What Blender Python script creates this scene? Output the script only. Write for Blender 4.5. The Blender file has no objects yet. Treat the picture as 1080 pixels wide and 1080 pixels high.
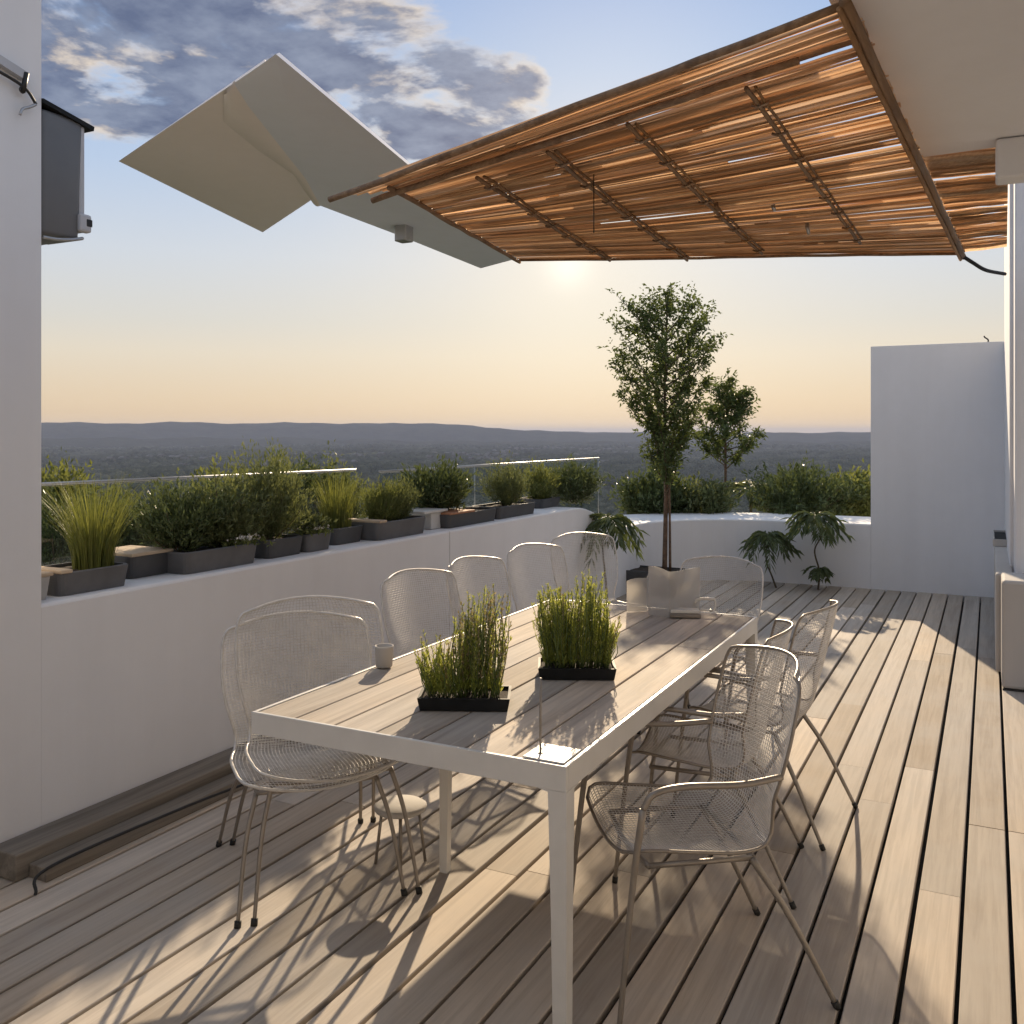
import bpy, bmesh, math, random
import numpy as np
from mathutils import Vector, Matrix
random.seed(7); rng = np.random.default_rng(7)
R = math.radians
scene = bpy.context.scene
col = scene.collection

# ------------------------------------------------------------------ camera
YAW = R(27.0); FPX = 990.0; HZ = 457.0; CAMH = 1.65
SA, CA = math.sin(YAW), math.cos(YAW)
cam = bpy.data.objects.new('camera', bpy.data.cameras.new('camera')); col.objects.link(cam)
cam.location = (0, 0, CAMH); cam.rotation_euler = (R(90), 0, YAW)
cam.data.sensor_width = 36; cam.data.lens = FPX / 1080 * 36
cam.data.shift_y = -(540 - HZ) / 1080
cam.data.clip_start = 0.05; cam.data.clip_end = 60000
scene.camera = cam

def pt(px, py, d):                     # a measured direction of the photo at depth d -> world
    xc = (px - 540) / FPX * d
    return Vector((xc * CA - d * SA, xc * SA + d * CA, CAMH + (HZ - py) / FPX * d))
def YX(px, X):                         # Y on the vertical plane X = const
    a = (px - 540) / FPX
    return X * (SA * a + CA) / (CA * a - SA)

# ------------------------------------------------------------------ nodes
class NT:
    def __init__(s, tree): s.t = tree; tree.nodes.clear()
    def n(s, typ, ins=None, **kw):
        nd = s.t.nodes.new(typ)
        for k, v in kw.items(): setattr(nd, k, v)
        for k, v in (ins or {}).items():
            sk = nd.inputs[k]
            if isinstance(v, bpy.types.NodeSocket): s.t.links.new(v, sk)
            else: sk.default_value = v
        return nd
    def math(s, op, a, b=0.0, c=None, clamp=False):
        d = {0: a, 1: b}
        if c is not None: d[2] = c
        return s.n('ShaderNodeMath', d, operation=op, use_clamp=clamp).outputs[0]
    def ramp(s, fac, stops, interp='LINEAR'):
        nd = s.n('ShaderNodeValToRGB', {0: fac}); e = nd.color_ramp.elements
        nd.color_ramp.interpolation = interp
        while len(e) < len(stops): e.new(0.5)
        for k, (p, c) in enumerate(stops):
            e[k].position = p; e[k].color = (c[0], c[1], c[2], 1) if not isinstance(c, (int, float)) else (c, c, c, 1)
        return nd.outputs[0]
    def mix(s, fac, a, b, blend='MIX'):
        nd = s.n('ShaderNodeMix', data_type='RGBA', blend_type=blend)
        for sk, v in ((nd.inputs[0], fac), (nd.inputs[6], a), (nd.inputs[7], b)):
            if isinstance(v, bpy.types.NodeSocket): s.t.links.new(v, sk)
            elif sk.type == 'RGBA': sk.default_value = (v[0], v[1], v[2], 1)
            else: sk.default_value = v
        return nd.outputs[2]
    def coord(s, scale=(1, 1, 1), which='Object'):
        tc = s.n('ShaderNodeTexCoord')
        return s.n('ShaderNodeMapping', {0: tc.outputs[which], 3: scale}).outputs[0]
    def noise(s, vec, scale, detail=4.0, rough=0.55, dist=0.0):
        return s.n('ShaderNodeTexNoise', {'Vector': vec, 'Scale': scale, 'Detail': detail, 'Roughness': rough, 'Distortion': dist}).outputs[0]
    def island(s): return s.n('ShaderNodeNewGeometry').outputs['Random Per Island']
    def bump(s, h, strength=0.2, dist=0.01):
        return s.n('ShaderNodeBump', {'Strength': strength, 'Distance': dist, 'Height': h}).outputs[0]
    def out(s, sh): s.n('ShaderNodeOutputMaterial', {0: sh})
    def bsdf(s, color, rough=0.6, metal=0.0, normal=None, spec=0.5, **kw):
        ins = {'Base Color': color if isinstance(color, bpy.types.NodeSocket) else (*color, 1), 'Roughness': rough, 'Metallic': metal, 'Specular IOR Level': spec}
        if normal is not None: ins['Normal'] = normal
        ins.update(kw)
        return s.n('ShaderNodeBsdfPrincipled', ins).outputs[0]

def new_mat(name):
    m = bpy.data.materials.new(name); m.use_nodes = True
    return m, NT(m.node_tree)

def m_plain(name, color, rough=0.5, metal=0.0, var=0.12, scale=9.0, bump=0.06, spec=0.5):
    m, t = new_mat(name); v = t.coord()
    n = t.noise(v, scale, 5); c2 = tuple(max(0, x * (1 - var)) for x in color); c1 = tuple(min(1, x * (1 + var)) for x in color)
    t.out(t.bsdf(t.ramp(n, [(0.3, c2), (0.7, c1)]), t.math('MULTIPLY_ADD', n, 0.2, rough - 0.1), metal, t.bump(t.noise(v, scale * 14, 3), bump, 0.003), spec))
    return m

def m_plaster(name, color, stain=0.10):
    m, t = new_mat(name); v = t.coord()
    big = t.noise(v, 0.55, 5, 0.6); streak = t.noise(t.coord((3.2, 3.2, 0.22)), 1.3, 4, 0.6); fine = t.noise(v, 95, 3, 0.6); mid = t.noise(v, 9, 4, 0.5)
    f = t.math('ADD', t.math('MULTIPLY', big, 0.6), t.math('MULTIPLY', streak, 0.4))
    c = t.ramp(f, [(0.32, tuple(x * (1 - stain) for x in color)), (0.62, color)])
    c = t.mix(t.math('MULTIPLY', mid, 0.10), c, (0.45, 0.43, 0.40))
    h = t.math('ADD', t.math('MULTIPLY', fine, 0.35), mid)
    t.out(t.bsdf(c, 0.82, 0, t.bump(h, 0.16, 0.004), 0.25))
    return m

def m_wood(name, ca, cb, cc, axis=1, scale=1.0, rough=0.7, bump=0.25, spec=0.12):
    # weathered timber: colour per board, long grain streaks, knots, dark pores
    m, t = new_mat(name); isl = t.island()
    tc = t.n('ShaderNodeTexCoord').outputs['Object']
    off = t.n('ShaderNodeCombineXYZ', {0: t.math('MULTIPLY', isl, 37.0), 1: t.math('MULTIPLY', isl, 91.0), 2: t.math('MULTIPLY', isl, 13.0)}).outputs[0]
    p = t.n('ShaderNodeVectorMath', {0: tc, 1: off}, operation='ADD').outputs[0]
    s = [9.0, 9.0, 9.0]; s[axis] = 0.55
    sv = t.n('ShaderNodeMapping', {0: p, 3: tuple(x * scale for x in s)}).outputs[0]
    s2 = [46.0, 46.0, 46.0]; s2[axis] = 1.6
    sv2 = t.n('ShaderNodeMapping', {0: p, 3: tuple(x * scale for x in s2)}).outputs[0]
    g1 = t.noise(sv, 1.0, 6, 0.6, 1.4); g2 = t.noise(sv2, 1.0, 5, 0.65, 0.5)
    wear = t.noise(p, 2.1, 5, 0.6)
    c = t.ramp(g1, [(0.28, cb), (0.5, ca), (0.72, cc)])
    c = t.mix(t.math('MULTIPLY', t.ramp(g2, [(0.40, 1.0), (0.56, 0.0)]), 0.26), c, tuple(x * 0.55 for x in cb))
    hsv = t.n('ShaderNodeHueSaturation', {'Hue': 0.5, 'Saturation': t.math('MULTIPLY_ADD', isl, 0.5, 0.7), 'Value': t.math('MULTIPLY_ADD', t.math('FRACT', t.math('MULTIPLY', isl, 7.31)), 0.50, 0.76), 'Fac': 1.0, 'Color': c}).outputs[0]
    c = t.mix(t.math('MULTIPLY', t.ramp(wear, [(0.42, 0.0), (0.72, 1.0)]), 0.42), hsv, tuple(sum(ca) / 3 * k for k in (1.0, 0.97, 0.94)))
    h = t.math('ADD', g2, t.math('MULTIPLY', g1, 0.5))
    t.out(t.bsdf(c, t.math('MULTIPLY_ADD', g1, 0.2, rough - 0.05), 0, t.bump(h, bump, 0.004), spec))
    return m

def m_leaf(name, ca, cb, cc, trans=0.35, rough=0.5):
    m, t = new_mat(name); isl = t.island(); v = t.coord()
    cl = t.noise(v, 5.0, 3)
    f = t.math('ADD', t.math('MULTIPLY', isl, 0.62), t.math('MULTIPLY', cl, 0.42))
    c = t.ramp(f, [(0.15, cb), (0.5, ca), (0.88, cc)])
    b = t.bsdf(c, rough, 0, None, 0.4)
    tr = t.n('ShaderNodeBsdfTranslucent', {0: t.mix(0.5, c, (cc[0] * 1.2, cc[1] * 1.1, cc[2] * 0.5))}).outputs[0]
    t.out(t.n('ShaderNodeMixShader', {0: trans, 1: b, 2: tr}).outputs[0])
    return m

M = {}
M['plaster'] = m_plaster('white_render', (0.79, 0.79, 0.81))
M['plaster_cap'] = m_plaster('white_render_cap', (0.62, 0.61, 0.59), 0.16)
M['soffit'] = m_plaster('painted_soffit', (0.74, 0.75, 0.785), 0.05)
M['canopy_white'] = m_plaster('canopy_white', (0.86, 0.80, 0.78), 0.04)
M['canopy_cool_shade'] = m_plaster('canopy_white_shaded', (0.74, 0.78, 0.88), 0.05)  # cooler copy of the canopy white; the panel's shading is put into its colour
M['deck'] = m_wood('weathered_oak_deck', (0.475, 0.405, 0.335), (0.39, 0.325, 0.265), (0.535, 0.465, 0.39))
M['ledge'] = m_wood('grey_sleeper_wood', (0.26, 0.225, 0.185), (0.16, 0.135, 0.11), (0.34, 0.30, 0.25))
M['table'] = m_wood('weathered_table_wood', (0.47, 0.405, 0.34), (0.29, 0.245, 0.21), (0.60, 0.535, 0.46), rough=0.72)
M['white_metal'] = m_plain('satin_white_metal', (0.66, 0.65, 0.63), 0.38, 0.0, 0.05)
M['wire'] = m_plain('pale_woven_wire', (0.60, 0.58, 0.56), 0.4, 0.25, 0.12, 30)
M['leg'] = m_plain('taupe_metal', (0.27, 0.24, 0.21), 0.4, 0.45, 0.10, 20)
M['rubber'] = m_plain('black_rubber', (0.018, 0.018, 0.018), 0.7)
M['dark_trough'] = m_plain('charcoal_fibre_cement', (0.055, 0.056, 0.060), 0.6, 0, 0.25, 7, 0.15)
M['grey_trough'] = m_plain('grey_fibre_cement', (0.10, 0.10, 0.105), 0.65, 0, 0.25, 7, 0.15)
M['pale_trough'] = m_plain('pale_cement', (0.42, 0.41, 0.40), 0.7, 0, 0.12, 7, 0.15)
M['black_tray'] = m_plain('black_tray', (0.016, 0.017, 0.018), 0.6, 0, 0.2, 12, 0.06, 0.15)
M['dark_glass'] = m_plain('dark_window_glass', (0.02, 0.022, 0.025), 0.08, 0, 0.05)
M['town'] = m_plain('far_town_walls', (0.17, 0.155, 0.14), 0.9, 0, 0.3, 0.05, 0.0, 0.0)
M['soil'] = m_plain('dark_soil', (0.035, 0.024, 0.016), 0.95, 0, 0.5, 40, 0.8)
M['terracotta'] = m_plain('terracotta_lid', (0.36, 0.17, 0.09), 0.75, 0, 0.2, 8, 0.2)
M['sandstone'] = m_plain('sandstone_lid', (0.50, 0.39, 0.28), 0.8, 0, 0.18, 8, 0.2)
M['bark'] = m_plain('tree_bark', (0.135, 0.085, 0.055), 0.9, 0, 0.45, 22, 0.9)
M['twig'] = m_plain('twig', (0.10, 0.075, 0.045), 0.85, 0, 0.3, 30, 0.4)
M['stem_green'] = m_plain('green_stem', (0.09, 0.13, 0.035), 0.6, 0, 0.3, 30)
M['pole'] = m_wood('dark_bamboo_pole', (0.27, 0.165, 0.095), (0.15, 0.085, 0.045), (0.38, 0.25, 0.15), 1, 1.5, 0.5)
M['steel'] = m_plain('brushed_steel', (0.42, 0.42, 0.43), 0.45, 0.8, 0.06, 40)
M['plastic_grey'] = m_plain('grey_plastic', (0.13, 0.132, 0.138), 0.45, 0, 0.08, 6)
M['plastic_light'] = m_plain('light_plastic', (0.45, 0.45, 0.47), 0.4, 0, 0.08, 6)
M['black'] = m_plain('black_cable', (0.012, 0.012, 0.012), 0.5)
M['ceramic'] = m_plain('white_ceramic', (0.70, 0.67, 0.62), 0.25, 0, 0.05)
M['concrete'] = m_plaster('pale_concrete', (0.50, 0.475, 0.45), 0.14)
M['leaf_tree'] = m_leaf('tree_leaf', (0.080, 0.115, 0.036), (0.042, 0.066, 0.022), (0.15, 0.19, 0.065))
M['leaf_olive'] = m_leaf('olive_leaf', (0.115, 0.145, 0.062), (0.06, 0.08, 0.034), (0.20, 0.225, 0.11))
M['leaf_dark'] = m_leaf('dark_leaf', (0.075, 0.105, 0.042), (0.038, 0.056, 0.022), (0.135, 0.17, 0.075), 0.25, 0.38)
M['leaf_yellow'] = m_leaf('yellow_green_leaf', (0.135, 0.165, 0.05), (0.07, 0.095, 0.03), (0.21, 0.23, 0.085), 0.4)
M['grass'] = m_leaf('grass_blade', (0.130, 0.155, 0.035), (0.070, 0.095, 0.022), (0.21, 0.22, 0.07), 0.45)
M['herb'] = m_leaf('herb_needle', (0.27, 0.33, 0.07), (0.15, 0.21, 0.045), (0.44, 0.46, 0.16), 0.55)
M['herb_dry'] = m_leaf('dry_herb_flower', (0.30, 0.25, 0.155), (0.16, 0.12, 0.07), (0.46, 0.41, 0.30), 0.35, 0.7)

m, t = new_mat('woven_reed'); M['reed'] = m            # thin reeds: light passes through them
isl = t.island(); tc = t.n('ShaderNodeTexCoord').outputs['Object']
p = t.n('ShaderNodeVectorMath', {0: tc, 1: t.n('ShaderNodeCombineXYZ', {0: t.math('MULTIPLY', isl, 31.0), 1: t.math('MULTIPLY', isl, 17.0)}).outputs[0]}, operation='ADD').outputs[0]
g = t.noise(t.n('ShaderNodeMapping', {0: p, 3: (2.2, 60, 60)}).outputs[0], 1.0, 5, 0.6, 0.4)
pat = t.noise(t.n('ShaderNodeMapping', {0: p, 3: (1.3, 9, 9)}).outputs[0], 1.0, 3)
c = t.ramp(isl, [(0.0, (0.50, 0.32, 0.21)), (0.3, (0.76, 0.54, 0.37)), (0.7, (0.86, 0.66, 0.48)), (1.0, (0.92, 0.79, 0.63))])
c = t.mix(t.math('MULTIPLY', t.ramp(g, [(0.35, 1.0), (0.6, 0.0)]), 0.42), c, (0.36, 0.21, 0.12))
c = t.mix(t.math('MULTIPLY', t.ramp(pat, [(0.5, 0.0), (0.72, 1.0)]), 0.45), c, (0.62, 0.42, 0.25))
b = t.bsdf(c, 0.6, 0, t.bump(g, 0.4, 0.004), 0.3)
t.out(t.n('ShaderNodeMixShader', {0: 0.84, 1: b, 2: t.n('ShaderNodeBsdfTranslucent', {0: t.mix(0.5, c, (0.90, 0.77, 0.62))}).outputs[0]}).outputs[0])

m, t = new_mat('clear_glass'); M['glass'] = m
fr = t.math('MULTIPLY_ADD', t.math('POWER', t.n('ShaderNodeLayerWeight', {0: 0.5}).outputs['Facing'], 5.0), 0.7, 0.035)
t.out(t.n('ShaderNodeMixShader', {0: fr, 1: t.n('ShaderNodeBsdfTransparent', {0: (0.90, 0.93, 0.925, 1)}).outputs[0], 2: t.n('ShaderNodeBsdfGlossy', {0: (0.9, 0.9, 0.9, 1), 1: 0.03}).outputs[0]}).outputs[0])
m, t = new_mat('frosted_acrylic'); M['frost'] = m
b = t.bsdf((0.58, 0.55, 0.52), 0.35, 0, t.bump(t.noise(t.coord(), 60, 3), 0.1, 0.002))
x = t.n('ShaderNodeMixShader', {0: 0.5, 1: b, 2: t.n('ShaderNodeBsdfTranslucent', {0: (0.60, 0.565, 0.52, 1)}).outputs[0]}).outputs[0]
t.out(t.n('ShaderNodeMixShader', {0: 0.42, 1: x, 2: t.n('ShaderNodeBsdfTransparent').outputs[0]}).outputs[0])

m, t = new_mat('valley_ground'); M['ground'] = m
v = t.coord(); n1 = t.noise(v, 0.004, 8, 0.65); n2 = t.noise(v, 0.035, 6, 0.7)
c = t.ramp(t.math('ADD', t.math('MULTIPLY', n1, 0.5), t.math('MULTIPLY', n2, 0.5)), [(0.36, (0.018, 0.026, 0.014)), (0.5, (0.040, 0.050, 0.024)), (0.60, (0.08, 0.08, 0.06)), (0.74, (0.22, 0.19, 0.15))])
t.out(t.n('ShaderNodeBsdfDiffuse', {'Color': c, 'Normal': t.bump(n2, 0.8, 6.0)}).outputs[0])
m, t = new_mat('hill_woodland'); M['hill'] = m
v = t.coord(); n2 = t.noise(v, 0.01, 7, 0.7)
t.out(t.n('ShaderNodeBsdfDiffuse', {'Color': t.ramp(n2, [(0.35, (0.018, 0.024, 0.024)), (0.65, (0.040, 0.048, 0.042))]), 'Normal': t.bump(n2, 0.6, 20.0)}).outputs[0])
m, t = new_mat('forest_crown'); M['forest'] = m
oi = t.n('ShaderNodeNewGeometry').outputs['Random Per Island']; v = t.coord()
rnd = t.n('ShaderNodeAttribute', attribute_name='tint', attribute_type='INSTANCER').outputs['Fac']
n2 = t.noise(v, 0.6, 4, 0.7)
c = t.ramp(t.math('ADD', t.math('MULTIPLY', rnd, 0.7), t.math('MULTIPLY', n2, 0.3)), [(0.15, (0.060, 0.066, 0.052)), (0.5, (0.095, 0.100, 0.075)), (0.8, (0.15, 0.15, 0.11)), (0.95, (0.26, 0.22, 0.17))])  # greyed and lightened so the colour itself carries part of the valley haze
t.out(t.n('ShaderNodeBsdfDiffuse', {'Color': c, 'Normal': t.bump(t.noise(v, 1.6, 5, 0.7), 1.0, 1.0)}).outputs[0])

# ------------------------------------------------------------------ mesh helpers
class MB:
    def __init__(s): s.v = []; s.f = []; s.smooth = []
    def add(s, verts, faces, smooth=False):
        o = len(s.v); s.v.extend(tuple(map(float, q)) for q in verts)
        s.f.extend(tuple(i + o for i in f) for f in faces); s.smooth.extend([smooth] * len(faces)); return s
    def box(s, lo, hi, ch=0.0, mat=None):
        bm = bmesh.new(); bmesh.ops.create_cube(bm, size=1.0)
        for v in bm.verts: v.co = Vector(((lo[k] + hi[k]) / 2 + v.co[k] * (hi[k] - lo[k]) for k in range(3)))
        if ch > 0: bmesh.ops.bevel(bm, geom=list(bm.edges), offset=ch, segments=2, affect='EDGES', profile=0.5)
        if mat is not None: bmesh.ops.transform(bm, matrix=mat, verts=bm.verts)
        bm.verts.index_update()
        s.add([v.co for v in bm.verts], [[v.index for v in f.verts] for f in bm.faces]); bm.free(); return s
    def tube(s, pts, rad, n=8, caps=True):
        pts = [Vector(p) for p in pts]; m = len(pts)
        rad = list(rad) if hasattr(rad, '__len__') else [rad] * m
        ring = []; prev = None
        for i in range(m):
            t = (pts[min(i + 1, m - 1)] - pts[max(i - 1, 0)]).normalized()
            if prev is None: a = t.cross(Vector((0, 0, 1)) if abs(t.z) < 0.9 else Vector((1, 0, 0))).normalized()
            else: a = (prev - t * prev.dot(t)).normalized()
            prev = a; b = t.cross(a)
            for k in range(n):
                an = 2 * math.pi * k / n; ring.append(pts[i] + (a * math.cos(an) + b * math.sin(an)) * rad[i])
        fs = [(i * n + k, i * n + (k + 1) % n, (i + 1) * n + (k + 1) % n, (i + 1) * n + k) for i in range(m - 1) for k in range(n)]
        if caps: fs += [tuple(range(n - 1, -1, -1)), tuple((m - 1) * n + k for k in range(n))]
        return s.add(ring, fs, True)
    def lathe(s, prof, n=24, at=(0, 0, 0)):
        vs = [(at[0] + r * math.cos(2 * math.pi * k / n), at[1] + r * math.sin(2 * math.pi * k / n), at[2] + z) for r, z in prof for k in range(n)]
        fs = [(i * n + k, i * n + (k + 1) % n, (i + 1) * n + (k + 1) % n, (i + 1) * n + k) for i in range(len(prof) - 1) for k in range(n)]
        return s.add(vs, fs, True)
    def prism(s, poly, z0, z1):
        n = len(poly); vs = [(x, y, z0) for x, y in poly] + [(x, y, z1) for x, y in poly]
        fs = [tuple(range(n - 1, -1, -1)), tuple(range(n, 2 * n))] + [(k, (k + 1) % n, n + (k + 1) % n, n + k) for k in range(n)]
        return s.add(vs, fs)
    def slab(s, quad, th, inset=0.0):          # quad of 3-D corners given a thickness upward
        q = [Vector(p) for p in quad]; n = len(q)
        nr = (q[1] - q[0]).cross(q[-1] - q[0]).normalized()
        if nr.z < 0: nr = -nr
        cg = sum(q, Vector()) / n
        vs = q + [p + nr * th + (cg - p).normalized() * inset for p in q]
        return s.add(vs, [tuple(range(n - 1, -1, -1)), tuple(range(n, 2 * n))] + [(k, (k + 1) % n, n + (k + 1) % n, n + k) for k in range(n)])
    def build(s, name, mat, parent=None, loc=(0, 0, 0), fix=True, kind=None):
        me = bpy.data.meshes.new(name); me.from_pydata(s.v, [], s.f); me.materials.append(M[mat] if isinstance(mat, str) else mat)
        me.polygons.foreach_set('use_smooth', s.smooth); me.update()
        if fix:
            bm = bmesh.new(); bm.from_mesh(me); bmesh.ops.recalc_face_normals(bm, faces=bm.faces); bm.to_mesh(me); bm.free()
        o = bpy.data.objects.new(name, me); col.objects.link(o); o.location = loc
        if parent is not None: o.parent = parent
        if kind: o['kind'] = kind
        return o

def tag(o, label, cat, group=None, kind=None):
    o['label'] = label; o['category'] = cat
    if group: o['group'] = group
    if kind: o['kind'] = kind
    return o
def thing(name, loc, label, cat, rz=0.0, group=None, scale=1.0):
    o = bpy.data.objects.new(name, None); col.objects.link(o); o.location = loc; o.rotation_euler = (0, 0, rz)
    o.scale = (scale,) * 3 if not hasattr(scale, '__len__') else scale; o.empty_display_size = 0.1
    return tag(o, label, cat, group)
def copy_tree(o, parent=None):
    c = o.copy(); col.objects.link(c); c.parent = parent
    for ch in list(o.children): copy_tree(ch, c)
    return c
def catmull(pts, n=8):
    P = [Vector(p) for p in pts]; P = [P[0] * 2 - P[1]] + P + [P[-1] * 2 - P[-2]]; out = []
    for i in range(1, len(P) - 2):
        for k in range(n):
            t = k / n; a, b, c, d = P[i - 1:i + 3]
            out.append(0.5 * ((2 * b) + (c - a) * t + (2 * a - 5 * b + 4 * c - d) * t * t + (3 * b - a - 3 * c + d) * t ** 3))
    out.append(P[-2]); return out

# ------------------------------------------------------------------ foliage helpers (numpy)
def unit(a): return a / np.maximum(np.linalg.norm(a, axis=1, keepdims=True), 1e-9)
def leaf_arrays(P, D, L, W, fold=0.3, droop=0.0):
    n = len(P); D = unit(D); Nn = rng.normal(size=(n, 3)); Nn[:, 2] = np.abs(Nn[:, 2]) + 0.5
    S = unit(np.cross(D, Nn)); Nn = unit(np.cross(S, D)); L = np.broadcast_to(L, (n,))[:, None]; W = np.broadcast_to(W, (n,))[:, None]
    mid = P + D * L * 0.45; tip = P + D * L; tip[:, 2] -= droop * L[:, 0]
    v = np.stack([P, mid + S * W / 2 + Nn * W * fold, tip, mid - S * W / 2 + Nn * W * fold], 1).reshape(-1, 3)
    f = np.arange(4 * n).reshape(n, 4)
    return v, f
def raw_obj(name, v, f, mat, parent=None, loc=(0, 0, 0), smooth=False):
    me = bpy.data.meshes.new(name); k = f.shape[1]
    me.vertices.add(len(v)); me.vertices.foreach_set('co', np.ascontiguousarray(v, dtype=np.float32).ravel())
    me.loops.add(f.size); me.loops.foreach_set('vertex_index', np.ascontiguousarray(f, dtype=np.int32).ravel())
    me.polygons.add(len(f)); me.polygons.foreach_set('loop_start', np.arange(0, f.size, k, dtype=np.int32))
    me.polygons.foreach_set('use_smooth', np.full(len(f), smooth)); me.update(calc_edges=True); me.validate()
    me.materials.append(M[mat]); o = bpy.data.objects.new(name, me); col.objects.link(o); o.location = loc
    if parent is not None: o.parent = parent
    return o
def cat_mesh(parts):
    vs, fs, o = [], [], 0
    for v, f in parts: vs.append(v); fs.append(f + o); o += len(v)
    return np.concatenate(vs), np.concatenate(fs)
def blades(n, h, r, w, spread, seg=4, jitter=0.35):
    parts = []; a = rng.uniform(0, 2 * np.pi, n); rr = r * np.sqrt(rng.uniform(0, 1, n)) if not hasattr(r, '__len__') else None
    if rr is not None: b = np.stack([rr * np.cos(a), rr * np.sin(a), np.zeros(n)], 1)
    else: b = np.stack([rng.uniform(-r[0], r[0], n), rng.uniform(-r[1], r[1], n), np.zeros(n)], 1)
    out = np.stack([np.cos(a), np.sin(a), np.zeros(n)], 1)
    out = unit(out * 0.6 + b / (np.abs(b).max() + 1e-6)); H = h * rng.uniform(1 - jitter, 1.0, n); sp = spread * rng.uniform(0.1, 1.0, n)
    side = np.stack([-out[:, 1], out[:, 0], np.zeros(n)], 1); sa = rng.uniform(0, np.pi, n)[:, None]
    side = side * np.cos(sa) + out * np.sin(sa) * 0.6
    rows = []
    for k in range(seg + 1):
        t = k / seg; c = b + out * (sp * t * t)[:, None] * H[:, None]; c[:, 2] += H * (t - 0.18 * sp * t * t * t)
        ww = w * (1 - t) ** 0.7 + 0.0004
        rows.append(c - side * ww / 2); rows.append(c + side * ww / 2)
    v = np.stack(rows, 1).reshape(-1, 3); m = 2 * (seg + 1)
    base = (np.arange(n) * m)[:, None, None]; q = np.array([[2 * k, 2 * k + 1, 2 * k + 3, 2 * k + 2] for k in range(seg)])[None]
    return v, (base + q).reshape(-1, 4)
def ellipsoid_tips(n, rx, ry, h, zlow=0.15, shell=0.45):
    d = unit(rng.normal(size=(n, 3))); rad = rng.uniform(shell, 1.0, n) ** 0.6
    z = d[:, 2] * rad; p = np.stack([d[:, 0] * rad * rx, d[:, 1] * rad * ry, h * (0.5 + zlow / 2) + z * h * (0.5 - zlow / 2)], 1)
    return p
def shrub_leaves(rx, ry, h, twigs, per, L, W, upright=0.5, zlow=0.1, lump=0.25, seed=0):
    tips = ellipsoid_tips(twigs, rx, ry, h, zlow)
    ph = rng.uniform(0, 6.28, 6)                       # uneven outline: long and short sectors
    an = np.arctan2(tips[:, 1] / ry, tips[:, 0] / rx); ze = tips[:, 2] / h * 4
    k = 1 + lump * (np.sin(3 * an + ph[0] + ze) * 0.5 + np.sin(5 * an + ph[1] - 1.7 * ze) * 0.35 + rng.normal(size=twigs) * 0.3)
    tips[:, :2] *= k[:, None]; tips[:, 2] *= 1 + (k - 1) * 0.6
    base = tips * np.array([0.25, 0.25, 0.35]); d = tips - base
    tt = rng.uniform(0.35, 1.05, (twigs, per))
    P = (base[:, None, :] + d[:, None, :] * tt[:, :, None]).reshape(-1, 3); P += rng.normal(size=P.shape) * L * 0.35
    D = np.repeat(unit(d), per, 0) * 0.9 + rng.normal(size=P.shape) * 0.65; D[:, 2] += upright
    n = len(P); l = L * rng.uniform(0.6, 1.25, n)
    return leaf_arrays(P, D, l, W * l / L), tips
def stems(tips, count, r, origin=(0, 0, 0), z0=0.0):
    mb = MB(); idx = rng.choice(len(tips), min(count, len(tips)), replace=False); o = Vector(origin)
    for i in idx:
        t = Vector(tips[i]); b = o + Vector((t.x * 0.12, t.y * 0.12, z0)); m = b.lerp(t, 0.5) + Vector((rng.normal() * .02, rng.normal() * .02, 0.08 * t.z))
        mb.tube(catmull([b, m, t], 4), [r * (1 - 0.09 * k) for k in range(9)], 5)
    return mb
def make_shrub(name, loc, label, cat, rx, ry, h, twigs, per, L, W, mat, upright=0.5, zlow=0.1, group=None, stem_n=9, stem_r=0.005, lump=0.28, deep=0.0, rz=0.0):
    root = thing(name, loc, label, cat, rz, group)
    (v, f), tips = shrub_leaves(rx, ry, h, twigs, per, L, W, upright, zlow, lump)
    raw_obj('foliage', v, f, mat, root); sm = stems(tips, stem_n, stem_r)
    if deep: sm.tube(catmull([(0, 0, -deep), (0.05, 0.03, -deep * .5), (0, 0, 0.15 * h)], 5), [0.05] * 4 + [0.04] * 7, 7)
    sm.build('stem', 'twig', root); return root

# ------------------------------------------------------------------ SETTING: deck
XW, YB = -3.34, 10.6; XR = 0.78
mb = MB(); pitch = 0.148; gap = 0.0135; x = XW + 0.004; i = 0
def board(mb, x0, x1, y0, y1, zt, th=0.028, c=0.003):
    vs = []
    for y in (y0, y1):
        vs += [(x0, y, zt - th), (x0, y, zt - c), (x0 + c, y, zt), (x1 - c, y, zt), (x1, y, zt - c), (x1, y, zt - th)]
    fs = [(k, (k + 1) % 6, 6 + (k + 1) % 6, 6 + k) for k in range(6)] + [(5, 4, 3, 2, 1, 0), (6, 7, 8, 9, 10, 11)]
    mb.add(vs, fs)
while x < XR:
    x1 = min(x + pitch - gap - (0.004 if i % 5 == 0 else 0), XR + 0.2)
    cuts = [-1.6]
    y = -1.6 + random.uniform(1.0, 3.2)
    while y < YB - 0.8: cuts.append(y); y += random.uniform(2.2, 4.4)
    if x > -0.14: cuts = [-1.6, 1.1 + 0.5 * (i % 2), 4.40] + ([7.72])
    cuts.append(YB + 0.2)
    for a, b in zip(cuts[:-1], cuts[1:]):
        g = 0.010 if (x > -0.14 and abs(a - 4.4) < .01) else 0.003
        board(mb, x, x1, a + g, b, random.uniform(-0.0012, 0.0012) if b < 99 else 0)
    x += pitch; i += 1
deck = mb.build('deck', 'deck', kind='structure')
MB().box((-3.32, -1.8, -0.30), (1.2, 10.58, -0.06)).build('deck_substrate', 'rubber', kind='structure')

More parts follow.
